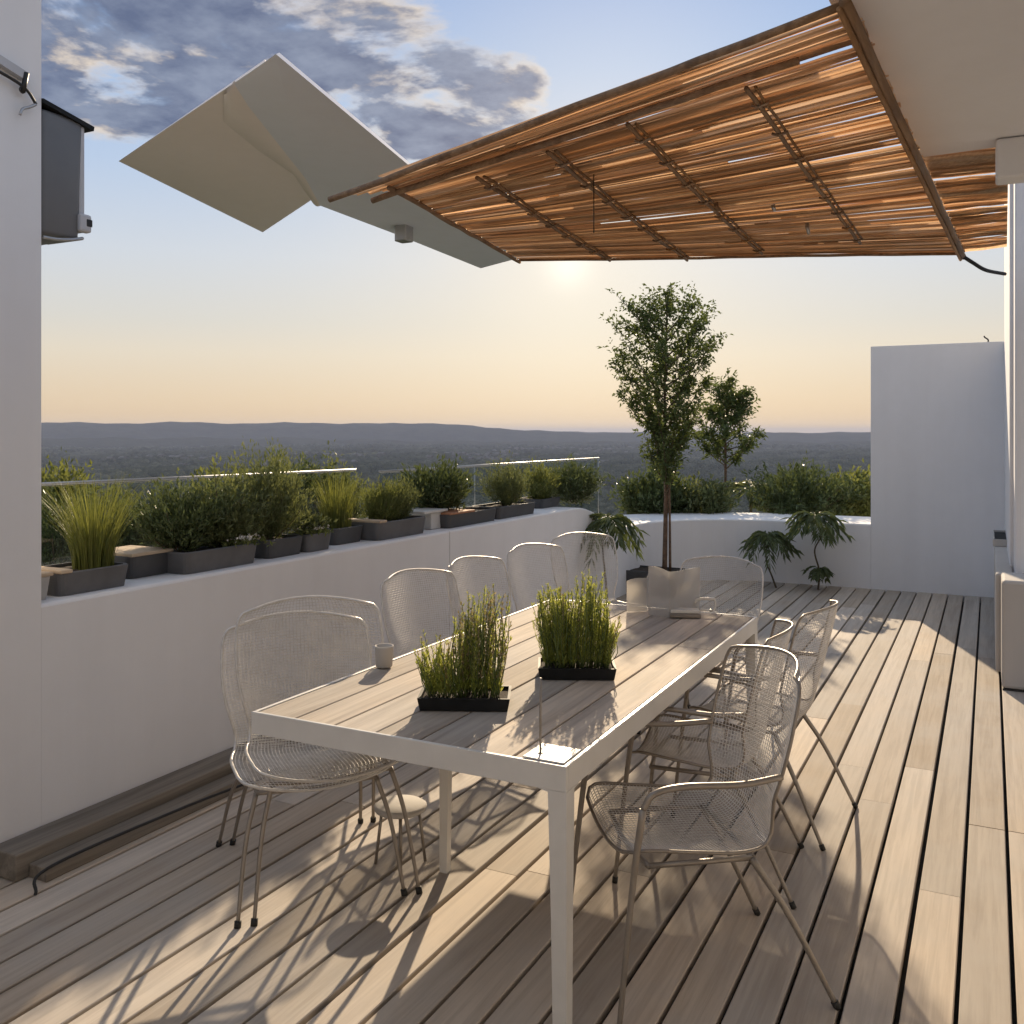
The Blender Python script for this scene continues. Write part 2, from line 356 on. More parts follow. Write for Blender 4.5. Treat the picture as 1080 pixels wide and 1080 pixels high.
# walls ------------------------------------------------------------
def loft_wall(stations, name, mat, label):
    # stations: (inner xy, outer xy, top z); section with a soft arris on both top edges
    mb = MB(); c = 0.014; rows = []
    for (ix, iy), (ox, oy), zt in stations:
        i_ = Vector((ix, iy)); o_ = Vector((ox, oy)); d = (o_ - i_).normalized()
        q1 = i_ + d * c; q2 = o_ - d * c; qm = i_ + d * 0.005
        rows.append([(ix, iy, -0.3), (ix, iy, zt - c), (qm.x, qm.y, zt - c * 0.35), (q1.x, q1.y, zt), (q2.x, q2.y, zt), (ox, oy, zt - c), (ox, oy, -4.2)])
    m = len(rows[0]); vs = [p for r in rows for p in r]
    fs = [(k * m + j, k * m + j + 1, (k + 1) * m + j + 1, (k + 1) * m + j) for k in range(len(rows) - 1) for j in range(m - 1)]
    fs += [tuple(range(m)), tuple((len(rows) - 1) * m + j for j in range(m - 1, -1, -1))]
    mb.add(vs, fs); o = mb.build(name, mat); tag(o, label, 'wall'); return o
ZT = 0.975; ZL = 0.685; OUT = 0.86
loft_wall([((XW, y), (XW - OUT, y), ZT) for y in (2.46, 4.0, 5.60)], 'parapet_wall', 'plaster', 'long low white parapet wall carrying most of the planters, up to the vertical joint')
st = [((XW, y), (XW - OUT, y), ZT) for y in (5.608, 6.8, 7.8)]
for k in range(1, 11):
    y = 7.8 + 1.4 * k / 10; s_ = (1 - math.cos(math.pi * k / 10)) / 2; st.append(((XW, y), (XW - OUT, y), ZT + (ZL - ZT) * s_))
st.append(((XW, 9.35), (XW - OUT, 9.35), ZL))
for k in range(1, 15):
    a = math.pi - (math.pi / 2) * k / 14
    st.append(((-2.14 + 1.2 * math.cos(a), 9.4 + 1.2 * math.sin(a)), (-2.14 + 2.06 * math.cos(a), 9.4 + (2.06 + 0.1 * k / 14) * math.sin(a)), ZL))
for x in (-1.7, -1.1305): st.append(((x, YB), (x, YB + 0.96), ZL))
loft_wall(st, 'parapet_wall', 'plaster', 'white parapet wall beyond the joint, dropping and curving round the far corner behind the tree')
tag(MB().box((-1.13, YB, -4.2), (0.135, YB + 0.5, 2.57), 0.003).build('end_wall', 'plaster'), 'tall white square wall closing the far right end of the terrace', 'wall')
tag(MB().box((XW - 0.62, -2.4, -4.2), (XW, 2.4595, 4.6), 0.0).build('house_wall', 'plaster'), 'tall white house wall at the left edge carrying the grey box', 'wall')
tag(MB().box((0.80, -2.4, -4.2), (1.3, 5.03, 3.0), 0.01).build('house_wall', 'plaster'), 'white house wall beside the deck under the flat roof slab', 'wall')
# side wall and pillar on the right
tag(MB().box((0.125, 7.72, -4.2), (0.62, 10.598, 4.4), 0.008).build('side_wall', 'plaster'), 'narrow sunlit white side wall running to the tall end wall', 'wall')
tag(MB().box((0.150, 7.25, 0.02), (0.80, 7.715, 4.4), 0.035).build('pillar', 'plaster'), 'white rounded pillar rising behind the concrete bench at right edge', 'pillar')
# roof slab with its edge beam
root = thing('roof_slab', (0, 0, 3.02), 'flat white roof slab over the right side, its underside in shade', 'roof')
MB().prism([(-0.46, -2.4), (1.6, -2.4), (1.6, 5.00), (0.0, 5.06), (-0.36, 5.08), (-0.46, 3.0)], 0.0, 0.24).build('slab', 'soffit', root)
MB().box((0.022, 4.90, -0.19), (0.79, 5.045, -0.003), 0.012).build('edge_beam', 'soffit', root)

root = thing('added_house_front', (-3.34, -1.75, 0), 'unseen house front added behind the terrace to block sky and bounce sun', 'house front')  # out of view; added to block rear sky and bounce sun forward
MB().box((0.0, -.3, -.3), (4.13, 0, .12), .005).build('sill_wall', 'plaster', root); MB().box((0.0, -.3, 2.62), (4.13, 0, 3.0), .005).build('header', 'plaster', root)
MB().box((2.068, -.3, .121), (4.13, 0, 2.619), .003).build('bounce_panel', 'plaster', root)
for k in range(2):
    f_ = MB().box((k * 1.033, -.08, .121), (k * 1.033 + .06, -.02, 2.619), .004).build('window_frame', 'plastic_grey', root)
    MB().box((k * 1.033 + .062, -.06, .123), (k * 1.033 + 1.031, -.045, 2.617)).build('window_glass', 'dark_glass', root)
# wooden ledge along the wall foot
root = thing('timber_ledge', (XW + 0.002, 2.24, 0.0015), 'low grey timber ledge lying along the foot of the left wall', 'ledge')
mb = MB(); y = 0.0
for ln in (2.3, 2.1, 1.4): mb.box((0.0, y, 0.0), (0.155, y + ln - 0.004, 0.10), 0.006); y += ln
mb.build('sleeper', 'ledge', root)
mb = MB(); y = 0.05
for ln in (2.4, 2.6): mb.box((0.158, y, 0.0), (0.255, y + ln - 0.004, 0.052), 0.005); y += ln
mb.build('lower_plank', 'ledge', root)
tag(MB().tube(catmull([(-3.02, 2.20, 0.012), (-3.06, 2.28, 0.065), (-3.05, 2.8, 0.066), (-3.00, 3.3, 0.060), (-2.93, 3.8, 0.03), (-2.80, 4.0, 0.009), (-2.62, 4.02, 0.008)], 8), 0.006, 6).build('cable', 'black'), 'black cable trailing along the timber ledge on the deck', 'cable')

# ------------------------------------------------------------------ grey box on the house wall
root = thing('wall_box', (XW, 2.461, 2.42), 'grey wall mounted box with lid, fixed to the left house wall', 'wall box')
def taper_box(mb, x0, x1, y0, y1a, y1b, z0, z1, ch=0.012):
    vs = [(x0, y0, z0), (x1, y0, z0), (x1, y1a, z0), (x0, y1a, z0), (x0, y0, z1), (x1, y0, z1), (x1, y1b, z1), (x0, y1b, z1)]
    bm = bmesh.new(); V = [bm.verts.new(v) for v in vs]
    for f in ((3, 2, 1, 0), (4, 5, 6, 7), (0, 1, 5, 4), (1, 2, 6, 5), (2, 3, 7, 6), (3, 0, 4, 7)): bm.faces.new([V[k] for k in f])
    bmesh.ops.bevel(bm, geom=list(bm.edges), offset=ch, segments=3, affect='EDGES', profile=0.5); bm.verts.index_update()
    mb.add([v.co for v in bm.verts], [[v.index for v in f.verts] for f in bm.faces], True); bm.free(); return mb
b = taper_box(MB(), -0.24, 0.0, 0.002, 0.175, 0.195, 0.02, 0.52, 0.02).build('body', 'plastic_grey', root)
MB().box((-0.23, 0.176, 0.06), (-0.006, 0.205, 0.50), 0.008).build('front_strip', 'plastic_light', root)
mb = MB(); mb.add([(-0.25, 0, 0.535), (0.010, 0, 0.535), (0.010, 0.235, 0.490), (-0.25, 0.235, 0.490), (-0.25, 0, 0.553), (0.010, 0, 0.553), (0.010, 0.238, 0.508), (-0.25, 0.238, 0.508)],
    [(3, 2, 1, 0), (4, 5, 6, 7), (0, 1, 5, 4), (1, 2, 6, 5), (2, 3, 7, 6), (3, 0, 4, 7)]); mb.build('lid', 'black_tray', root)
MB().tube(catmull([(0.012, 0.0, 0.004), (0.014, 0.06, 0.006), (0.012, 0.13, 0.018), (0.002, 0.185, 0.034), (-0.06, 0.192, 0.036), (-0.22, 0.19, 0.036)], 6), 0.007, 8).build('bottom_rim', 'steel', root)
lt = MB().box((-0.02, 0.165, 0.06), (0.016, 0.222, 0.135), 0.01).build('latch', 'plastic_light', root)
MB().box((0.010, 0.195, 0.085), (0.019, 0.222, 0.115), 0.003).build('latch_button', 'black', lt)
# conduit arm and cable above it
root = thing('conduit', (XW + 0.02, 2.0, 3.0), 'pale angled conduit with black cable fixed on the left house wall', 'conduit')
def wl(px, py, X=XW + 0.03):
    y = YX(px, X); d = -SA * X + CA * y; return Vector((X, y, CAMH + (HZ - py) / FPX * d))
o0 = Vector((XW + 0.02, 2.0, 3.0))
q = [wl(-30, 48) - o0, wl(27, 84) - o0]; dv = (q[1] - q[0])
mb = MB(); up = Vector((0, 0, 0.034)); ox = Vector((0.03, 0, 0)); base = [q[0], q[1], q[1] + up, q[0] + up]
mb.add([p for p in base] + [p - ox for p in base], [(0, 1, 2, 3), (7, 6, 5, 4), (0, 4, 5, 1), (1, 5, 6, 2), (2, 6, 7, 3), (3, 7, 4, 0)]); mb.build('arm', 'plastic_light', root)
MB().tube(catmull([wl(-30, 60) - o0, wl(0, 76) - o0, wl(20, 88) - o0, wl(30, 97) - o0, wl(38, 110) - o0], 6), 0.006, 6).build('black_cable', 'black', root)
mb = MB(); mb.tube([wl(28, 77) - o0, wl(24, 97) - o0], 0.010, 8); mb.tube(catmull([wl(24, 90) - o0, wl(21, 94) - o0, wl(24, 98) - o0, wl(27, 94) - o0], 5), 0.004, 6); mb.build('clip', 'black', root)
mb = MB(); mb.tube(catmull([wl(21, 121) - o0, wl(24, 115) - o0, wl(31, 113) - o0, wl(38, 110) - o0], 5), 0.006, 6); mb.build('hook', 'steel', root)

# ------------------------------------------------------------------ white folded canopy
ZC = 3.40
def lvl(px, py, z): return pt(px, py, FPX * (z - CAMH) / (HZ - py))
root = thing('folded_canopy', (-4.0, 5.5, ZC), 'white folded sail canopy jutting out beyond the reed roof', 'canopy')
o0 = Vector((-4.0, 5.5, ZC))
Vv, U, Z_, W_ = lvl(291, 57, ZC), lvl(125, 170, ZC), lvl(277, 245, ZC), lvl(372, 190, ZC)
Fa = lvl(238, 93, ZC)
n1 = (Vv - o0); 
foldA = lvl(246, 92, ZC); foldB = lvl(350, 196, ZC)
Zs = ZC + .11
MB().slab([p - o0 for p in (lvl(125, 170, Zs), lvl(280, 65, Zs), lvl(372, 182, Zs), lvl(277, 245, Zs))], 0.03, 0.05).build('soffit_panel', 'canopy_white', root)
Q, Rr = lvl(548, 272, ZC), lvl(507, 283, ZC + .02)
mp = [p - o0 for p in (lvl(291, 57, ZC), Q, Rr, lvl(420, 248, ZC + .03), lvl(338, 217, ZC + .05), lvl(322, 188, ZC + .06), lvl(262, 112, ZC + .06), lvl(247, 88, ZC + .06))]
n_ = len(mp); mb = MB(); th = Vector((0, 0, .03))
cg_ = sum(mp, Vector()) / n_
_in = lambda p: p + th + (cg_ - p).normalized() * .06
mb.add(mp + [_in(p) for p in mp], [(0, 5, 6, 7), (0, 1, 3, 4, 5), (1, 2, 3), (n_ + 7, n_ + 6, n_ + 5, n_), (n_ + 5, n_ + 4, n_ + 3, n_ + 1, n_), (n_ + 3, n_ + 2, n_ + 1)] + [(k, (k + 1) % n_, n_ + (k + 1) % n_, n_ + k) for k in range(n_)])
mb.build('main_panel', 'canopy_cool_shade', root)
inner = [lvl(247, 89, ZC + .06), lvl(262, 112, ZC + .06), lvl(292, 150, ZC + .06), lvl(322, 188, ZC + .06), lvl(338, 217, ZC + .05)]
outer = [lvl(236, 99, Zs), lvl(236, 128, Zs), lvl(272, 158, Zs), lvl(310, 184, Zs), lvl(330, 214, Zs)]
rows = []
for a, b in zip(inner, outer):
    for k in range(6):
        t_ = k / 5; q = a.lerp(b, t_); q.z = a.z + (b.z - a.z) * (t_ ** 2.2) - (.004 if k == 5 else 0) + .001; rows.append(q - o0)
m_ = 6; mb = MB(); mb.add(rows + [r + Vector((0, 0, .02)) for r in rows], [(i * m_ + k, i * m_ + k + 1, (i + 1) * m_ + k + 1, (i + 1) * m_ + k) for i in range(4) for k in range(5)] + [(30 + i * m_ + k, 30 + (i + 1) * m_ + k, 30 + (i + 1) * m_ + k + 1, 30 + i * m_ + k + 1) for i in range(4) for k in range(5)], True)
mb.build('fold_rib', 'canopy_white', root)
br = lvl(426, 243, ZC) - o0
MB().box((br.x - .06, br.y - .06, -0.10), (br.x + .06, br.y + .06, 0.045), 0.01).build('bracket', 'steel', root)

# ------------------------------------------------------------------ reed roof
A = pt(396, 191, 4.06); B = pt(896, 2, 2.86); C_ = pt(1016, 266, 6.0); D_ = pt(548, 273, 6.53)
def mat_pt(u, v, dz=0.0):
    p = A.lerp(B, u).lerp(D_.lerp(C_, u), v); sag = 0.02 * math.sin(math.pi * u) * math.sin(math.pi * v)
    return p + Vector((0, 0, dz - sag))
reed_root = thing('reed_roof', (-1.5, 4.6, 2.85), 'brown reed matting roof on bamboo battens hanging over the terrace', 'sun shade')
ro = Vector(reed_root.location)
def strip(mb, fn, u0, u1, v, w, th, seg=9, wob=0.0022):
    rows = []; ph = random.uniform(0, 6); fr = random.uniform(2, 6); tw = random.uniform(-.3, .3); dz0 = random.uniform(-.006, .012)
    for k in range(seg + 1):
        u = u0 + (u1 - u0) * k / seg; vv = v + wob * math.sin(ph + fr * u) + random.uniform(-.0012, .0012); ww = w * (0.9 + 0.1 * math.sin(ph * 2 + 5 * u))
        c0 = fn(u, vv - ww / 2) - ro; c1 = fn(u, vv + ww / 2) - ro; n = Vector((0, 0, th)); j = Vector((0, 0, dz0 + 0.003 * math.sin(7 * u + ph)))
        tz = Vector((0, 0, tw * 0.02)); mid = (c0 + c1) / 2
        rows += [c0 + j + tz, mid + j - n * 0.6, c1 + j - tz, mid + j + n * 0.6]
    fs = [(4 * k + e, 4 * k + (e + 1) % 4, 4 * k + 4 + (e + 1) % 4, 4 * k + 4 + e) for k in range(seg) for e in range(4)]
    fs += [(3, 2, 1, 0), tuple(4 * seg + e for e in range(4))]; mb.add(rows, fs)
mb = MB(); v = 0.012
gaps = {74, 121}
k = 0
while v < 0.995:
    ul = -.13 * max(0.0, 1 - v / .075)
    w = random.uniform(0.0065, 0.0125)
    if random.random() < 0.30:                                   # a reed made of two lengths
        s_ = random.uniform(.25, .75); strip(mb, mat_pt, ul + random.uniform(-.004, .008), s_ + .03, v, w, .006); strip(mb, mat_pt, s_, random.uniform(.994, 1.006), v + .002, w, .006)
    else: strip(mb, mat_pt, ul + random.uniform(-.006, .008), random.uniform(.993, 1.006), v, w, .006)
    v += w * (0.53 if k not in gaps else 1.20); k += 1
v = 0.02
while v < 0.99:                                                  # a thinner upper layer
    w = random.uniform(0.010, 0.02); s_ = random.uniform(-.2, .3); strip(mb, lambda u, q: mat_pt(u, q, 0.024), max(0, s_), min(1, s_ + random.uniform(.6, 1.2)), v, w, .005); v += w * random.uniform(.62, .84)
mb.build('matting', 'reed', reed_root)
# side piece between the edge pole and the pillar
E0, E1, E2, E3 = pt(966, 150, 4.85), pt(1064, 140, 5.0), pt(1062, 262, 6.25), pt(1010, 268, 6.05)
def side_pt(u, v): return E0.lerp(E1, u).lerp(E3.lerp(E2, u), v)
mb = MB(); v = 0.01
while v < 0.985:
    w = random.uniform(0.018, 0.034); strip(mb, side_pt, -.02, 1.0, v, w, .006, 4); strip(mb, lambda u, q: side_pt(u, q) + Vector((0, 0, .03)), -.02, 1.0, min(.985, v + .01), w, .005, 4); v += w * 0.55 + (0.010 if random.random() < .05 else 0)
mb.build('side_matting', 'reed', reed_root)
def mline(u0, v0, u1, v1, dz, n=14, wob=0.004):
    return [mat_pt(u0 + (u1 - u0) * k / n, v0 + (v1 - v0) * k / n, dz + random.uniform(-wob, wob)) - ro for k in range(n + 1)]
MB().tube(mline(-.14, -0.004, 1.0, -0.004, -0.012), 0.014, 8).build('edge_pole', 'pole', reed_root)
MB().tube(mline(-0.045, 0.055, 0.90, 0.055, -0.032), 0.014, 8).build('edge_pole', 'pole', reed_root)
MB().tube(mline(0.02, 0.03, 0.0, 1.0, -0.022), 0.012, 8).build('edge_pole', 'pole', reed_root)
MB().tube(mline(0.0, 0.995, 1.0, 0.995, -0.012), 0.010, 8).build('edge_pole', 'pole', reed_root)
mb = MB(); mb.tube(mline(1.0, -0.02, 1.0, 1.0, -0.030, 18), 0.019, 8); mb.tube(mline(0.992, -0.02, 0.994, 1.0, -0.05, 18), 0.010, 8); mb.build('edge_pole', 'pole', reed_root)
for (u, v0, v1) in ((0.215, 0.10, 0.985), (0.395, 0.085, 0.985), (0.575, 0.075, 0.93), (0.80, 0.08, 0.86)):
    mb = MB(); a = mline(u, v0, u + .006, v1, -0.030, 16, .005); mb.tube(a, 0.0095, 7)
    b2 = mline(u + .012, v0 + .01, u + .016, v1 - .03, -0.024, 16, .005); mb.tube(b2, 0.0065, 6)
    for kk in range(1, 16, 2):                                   # lashings
        p = a[kk]; mb.tube([p + Vector((-.025, 0, -.004)), p + Vector((.0, 0, -.016)), p + Vector((.04, 0, -.004))], 0.006, 5)
    mb.build('batten', 'pole', reed_root)
p = mat_pt(0.43, 0.22, -0.03) - ro
MB().tube([p, p + Vector((0.0, 0.0, -0.26))], 0.0026, 5).build('hanging_cord', 'black', reed_root)
for (u, v, l) in ((0.60, 0.46, .05), (0.70, 0.52, .03), (0.735, 0.66, .06)):
    p = mat_pt(u, v, -0.04) - ro; MB().tube([p, p + Vector((0.01, 0, -l))], [0.013, 0.008], 7).build('clip', 'steel' if u > .65 else 'pole', reed_root)
c1 = pt(1015, 265, 5.95); 
tag(MB().tube(catmull([c1 + Vector((0, 0, -.03)), pt(1026, 277, 5.98), pt(1040, 285, 6.05), pt(1060, 289, 6.2)], 7), 0.012, 6).build('cable', 'black'), 'black cable looping from the reed roof pole to the pillar', 'cable')

# ------------------------------------------------------------------ glass balustrade
XG = -4.10
def rail(name, y0, y1, z0, z1, zb, label, posts, zb1=None):
    root = thing(name, (XG, y0, zb), label, 'railing')
    zb1 = zb if zb1 is None else zb1; L = y1 - y0
    mb = MB(); 
    mb.add([(-.005, 0.02, 0.02), (.005, 0.02, 0.02), (.005, L - .02, zb1 - zb + 0.02), (-.005, L - .02, zb1 - zb + .02), (-.005, .02, z0 - zb - .014), (.005, .02, z0 - zb - .014), (.005, L - .02, z1 - zb - .014), (-.005, L - .02, z1 - zb - .014)],
        [(3, 2, 1, 0), (4, 5, 6, 7), (0, 1, 5, 4), (1, 2, 6, 5), (2, 3, 7, 6), (3, 0, 4, 7)]); mb.build('glass_panel', 'glass', root)
    MB().tube([(0, 0, z0 - zb), (0, L, z1 - zb)], 0.009, 8).build('handrail', 'steel', root)
    for f in posts: MB().tube([(0, L * f, (zb1 - zb) * f - .02), (0, L * f, (z0 - zb) + (z1 - z0) * f - 0.010)], 0.006, 8).build('post', 'steel', root)
rail('glass_railing', 2.40, 5.55, 1.407, 1.386, ZT, 'glass railing with steel handrail behind the big planters on the left', (0.17, 0.62))
rail('glass_railing', 5.84, 10.3, 1.362, 1.36, ZT, 'glass railing further along, running to the end post near the tree', (0.33, 0.66, 0.995), 0.72)

# ------------------------------------------------------------------ planters on the parapet
def trough(name, x0, x1, y0, y1, h, mat, label, group='planters along the parapet', lid=None, lidmat='sandstone', z=ZT, soil=True, taper=0.012):
    cx, cy = (x0 + x1) / 2, (y0 + y1) / 2; hx, hy = (x1 - x0) / 2, (y1 - y0) / 2; h = h * .84 if z > .5 else h
    root = thing(name, (cx, cy, z + 0.001), label, 'planter', 0, group); t = 0.014
    def rr(hx, hy, z, r=0.035, n=4):
        r = min(r, hx * .5, hy * .5)
        return [(sx * (hx - r) + r * math.cos(a0 + k * math.pi / 2 / n), sy * (hy - r) + r * math.sin(a0 + k * math.pi / 2 / n), z) for (sx, sy, a0) in ((1, 1, 0), (-1, 1, math.pi / 2), (-1, -1, math.pi), (1, -1, 1.5 * math.pi)) for k in range(n + 1)]
    rings = [rr(hx - taper, hy - taper, 0.0), rr(hx, hy, h - .004), rr(hx - .004, hy - .004, h), rr(hx - t, hy - t, h), rr(hx - t, hy - t, h - 0.03)]
    m = len(rings[0]); mb = MB(); vs = [p for r_ in rings for p in r_]
    fs = [(i * m + k, i * m + (k + 1) % m, (i + 1) * m + (k + 1) % m, (i + 1) * m + k) for i in range(4) for k in range(m)] + [tuple(range(m - 1, -1, -1)), tuple(4 * m + k for k in range(m))]
    mb.add(vs, fs); mb.build('trough', mat, root)
    if soil:
        g = 9; hx2, hy2 = hx - t - .002, hy - t - .002; mb = MB()
        vs = [(-hx2 + 2 * hx2 * i / g, -hy2 + 2 * hy2 * j / g, h - 0.022 + random.uniform(0, .012)) for i in range(g + 1) for j in range(g + 1)]
        mb.add(vs, [(i * (g + 1) + j, (i + 1) * (g + 1) + j, (i + 1) * (g + 1) + j + 1, i * (g + 1) + j + 1) for i in range(g) for j in range(g)], True); mb.build('soil', 'soil', root)
    if lid:
        a, b = lid; MB().box((-hx - .006, -hy + 2 * hy * a, h - .002), (hx + .006, -hy + 2 * hy * b, h + 0.014), 0.005).build('lid', lidmat, root)
    return root
def yr(p0, p1, X): return YX(p0, X), YX(p1, X)
XF = -3.40
y0, y1 = yr(30, 56, XF); trough('planter', XF - .17, XF, y0 + .0, y1, 0.115, 'pale_trough', 'small pale cement planter against the house wall, half hidden', lid=(0.0, 1.0))
y0, y1 = yr(92, 139, XF); trough('planter', XF - .28, XF, y0 - .13, y1, 0.115, 'grey_trough', 'grey trough with flat stone edge holding the tall ornamental grass', lid=(0.0, 0.16)); PY1 = (y0 + y1) / 2 + .02
y0, y1 = yr(137, 190, XF - .12); trough('planter', XF - .40, XF - .12, y0, y1, 0.125, 'dark_trough', 'dark square planter with sandy stone lid beside the grass', lid=(0.02, .85), soil=False)
y0, y1 = yr(196, 274, XF); trough('planter', XF - .30, XF, y0, y1, 0.125, 'grey_trough', 'longest grey trough on the parapet with leafy shrubs and white flowers'); PY3 = (y0, y1)
y0, y1 = yr(284, 322, XF - .03); trough('planter', XF - .32, XF - .03, y0, y1, 0.12, 'dark_trough', 'charcoal trough under the tallest bushy plant of the parapet'); PY4 = (y0 + y1) / 2
y0, y1 = yr(326, 352, XF - .02); trough('planter', XF - .20, XF - .02, y0, y1, 0.12, 'grey_trough', 'short grey planter with small white blooms'); PY5 = (y0 + y1) / 2
y0, y1 = yr(354, 385, XF - .09); trough('planter', XF - .33, XF - .09, y0, y1, 0.12, 'dark_trough', 'dark planter set back, with upright grassy plant'); PY6 = (y0 + y1) / 2
y0, y1 = yr(400, 451, XF); trough('planter', XF - .27, XF, y0, y1, 0.135, 'grey_trough', 'grey planter with two feathery bushes, left of white block', lid=(0.0, 0.14), lidmat='sandstone'); PY7 = (y0, y1)
y0, y1 = yr(455, 468, XF - .08)
root = thing('plinth_block', (XF - .08, y0, ZT + .001), 'small white block with a flat pale top between two planters', 'block')
MB().box((-.16, 0, 0), (0, y1 - y0, 0.115), .006).build('block', 'plaster_cap', root); MB().box((-.24, -.12, 0.117), (.02, y1 - y0 + .03, 0.135), .005).build('top_slab', 'plaster_cap', root)
y0, y1 = yr(474, 525, XF); trough('planter', XF - .27, XF, y0, y1, 0.115, 'dark_trough', 'charcoal trough with a terracotta coloured lid over half', lid=(0.02, .5), lidmat='terracotta'); PY8 = (y0, y1)
y0, y1 = yr(527, 566, XF - .01); trough('planter', XF - .28, XF - .01, y0, y1, 0.115, 'dark_trough', 'charcoal trough under a round fine leaved bush'); PY9 = (y0 + y1) / 2
y0, y1 = yr(572, 592, XF - .16); trough('planter', XF - .44, XF - .16, y0, y1, 0.10, 'dark_trough', 'last dark planter on the parapet with yellow green bush'); PY10 = (y0 + y1) / 2

ZP = ZT + 0.078; G_PL = 'plants along the parapet'
root = thing('ornamental_grass', (XF - .13, PY1, ZP), 'tall arching ornamental grass in grey trough nearest the house wall', 'plant', 0, G_PL)
v, f = blades(620, 0.46, 0.085, 0.0040, 0.55, 6, .6); raw_obj('blade', v, f, 'grass', root)['kind'] = 'stuff'
def row_shrub(X, Y, z, rx, ry, h, tw, per, L, W, mat, label, up=.6, zl=.05, sn=12, lump=.42):
    return make_shrub('shrub', (X, Y, z), label, 'shrub', rx, ry, h, tw, per, L, W, mat, up, zl, G_PL, sn, .004, lump)
ya, yb = PY3
row_shrub(XF - .17, ya + .12, ZP, .20, .24, .33, 330, 14, .034, .011, 'leaf_dark', 'dark twiggy shrub at the left end of longest grey trough')
row_shrub(XF - .17, ya + .42, ZP, .19, .22, .35, 330, 14, .036, .012, 'leaf_olive', 'olive green shrub in the middle of longest grey trough', .5)
row_shrub(XF - .16, yb - .12, ZP, .13, .17, .22, 220, 12, .034, .012, 'leaf_olive', 'smaller olive shrub at the right end of longest grey trough', .4)
row_shrub(XF - .18, PY4 + .02, ZP, .20, .25, .50, 620, 14, .030, .008, 'leaf_olive', 'tallest bushy plant on the parapet, rising above the handrail', .9, .0, 16)
row_shrub(XF - .11, PY5, ZP, .08, .11, .12, 90, 10, .035, .014, 'leaf_olive', 'low leafy plant in the short grey planter', .4)
root = thing('ornamental_grass', (XF - .2, PY6, ZP), 'upright yellow green grass in the set back dark planter', 'plant', 0, G_PL)
v, f = blades(520, 0.38, 0.09, 0.0045, 0.45, 5, .55); raw_obj('blade', v, f, 'grass', root)['kind'] = 'stuff'
ya, yb = PY7
row_shrub(XF - .14, ya + .24, ZP + .01, .12, .19, .26, 420, 12, .032, .006, 'leaf_yellow', 'feathery yellow green bush at left in the planter before the white block', 1.0, .0)
row_shrub(XF - .14, yb - .14, ZP + .01, .11, .15, .27, 340, 12, .030, .007, 'leaf_olive', 'feathery olive bush right beside the white block', .9, .0)
ya, yb = PY8
row_shrub(XF - .24, ya + .25, ZP, .22, .34, .36, 430, 12, .050, .016, 'leaf_dark', 'broad dark glossy shrub behind the terracotta lid', .5)
row_shrub(XF - .15, PY9 + .05, ZP, .17, .28, .36, 520, 13, .028, .007, 'leaf_olive', 'round fine leaved bush in its own charcoal trough', .7, .0)
row_shrub(XF - .26, PY10 - .05, ZP - .02, .16, .26, .34, 330, 12, .036, .010, 'leaf_yellow', 'yellow green bush in the last dark planter', .7, .0)
row_shrub(XF - .18, PY10 + .55, ZT, .24, .42, .38, 460, 12, .050, .014, 'leaf_dark', 'dark spreading shrub at the far end of the parapet', .3, .0)
# small blooms lying low in planters
for (X, Y, n) in ((XF - .05, PY3[1] - .07, 16), (XF - .07, PY5, 14)):
    root = thing('white_flower', (X, Y, ZP + .02), 'cluster of small white blooms at the end of longest grey trough' if n == 16 else 'cluster of small white blooms in the short grey planter', 'flowers', 0, G_PL)
    P = rng.normal(size=(n * 5, 3)) * np.array([.03, .05, .012]); P[:, 2] = np.abs(P[:, 2]) + .02; D = rng.normal(size=P.shape); D[:, 2] = np.abs(D[:, 2])
    v, f = leaf_arrays(P, D, .016, .012); raw_obj('petal', v, f, 'ceramic', root)['kind'] = 'stuff'
    P = rng.normal(size=(n * 8, 3)) * np.array([.04, .06, .008]); D = rng.normal(size=P.shape); D[:, 2] = np.abs(D[:, 2]) + .3
    v, f = leaf_arrays(P, D, .035, .014); raw_obj('leaf', v, f, 'leaf_yellow', root)['kind'] = 'stuff'

# ------------------------------------------------------------------ garden beyond the parapet
G_G = 'garden shrubs beyond the parapet'
def gshrub(px, d, topy, wpx, hpx, mat, label, tw=880, per=14, L=.05, W=.02, up=.4):
    p = pt(px, topy, d); h = hpx / FPX * d; rx = wpx / FPX * d / 2
    make_shrub('garden_shrub', (p.x, p.y, p.z - h), label, 'shrub', rx, rx, h, tw, per, L, W, mat, up, .05, G_G, 14, .008, .3, max(.5, p.z - h + 3.3))
gshrub(58, 6.6, 488, 90, 120, 'leaf_yellow', 'sunlit yellow green shrub outside the glass next to the house wall', 620, 14, .05, .022)
gshrub(60, 5.6, 522, 80, 100, 'leaf_dark', 'dark shrub behind the pale cement planter', 620, 14, .035, .013)
gshrub(120, 6.1, 512, 100, 110, 'leaf_olive', 'olive shrub outside the glass behind the ornamental grass', 620, 14, .04, .016)
gshrub(182, 6.2, 508, 90, 110, 'leaf_olive', 'rounded olive shrub outside the glass between grass and long trough', 620, 14, .04, .014)
gshrub(235, 6.6, 494, 90, 110, 'leaf_yellow', 'pale green shrub outside the glass behind the longest trough', 700, 14, .045, .018)
gshrub(345, 7.4, 488, 90, 90, 'leaf_olive', 'tall olive shrub outside the glass behind the short grey planter', 700, 14, .045, .018)
gshrub(300, 7.0, 484, 80, 100, 'leaf_dark', 'dark shrub outside the glass behind the tallest bushy plant', 600, 14, .045, .018)

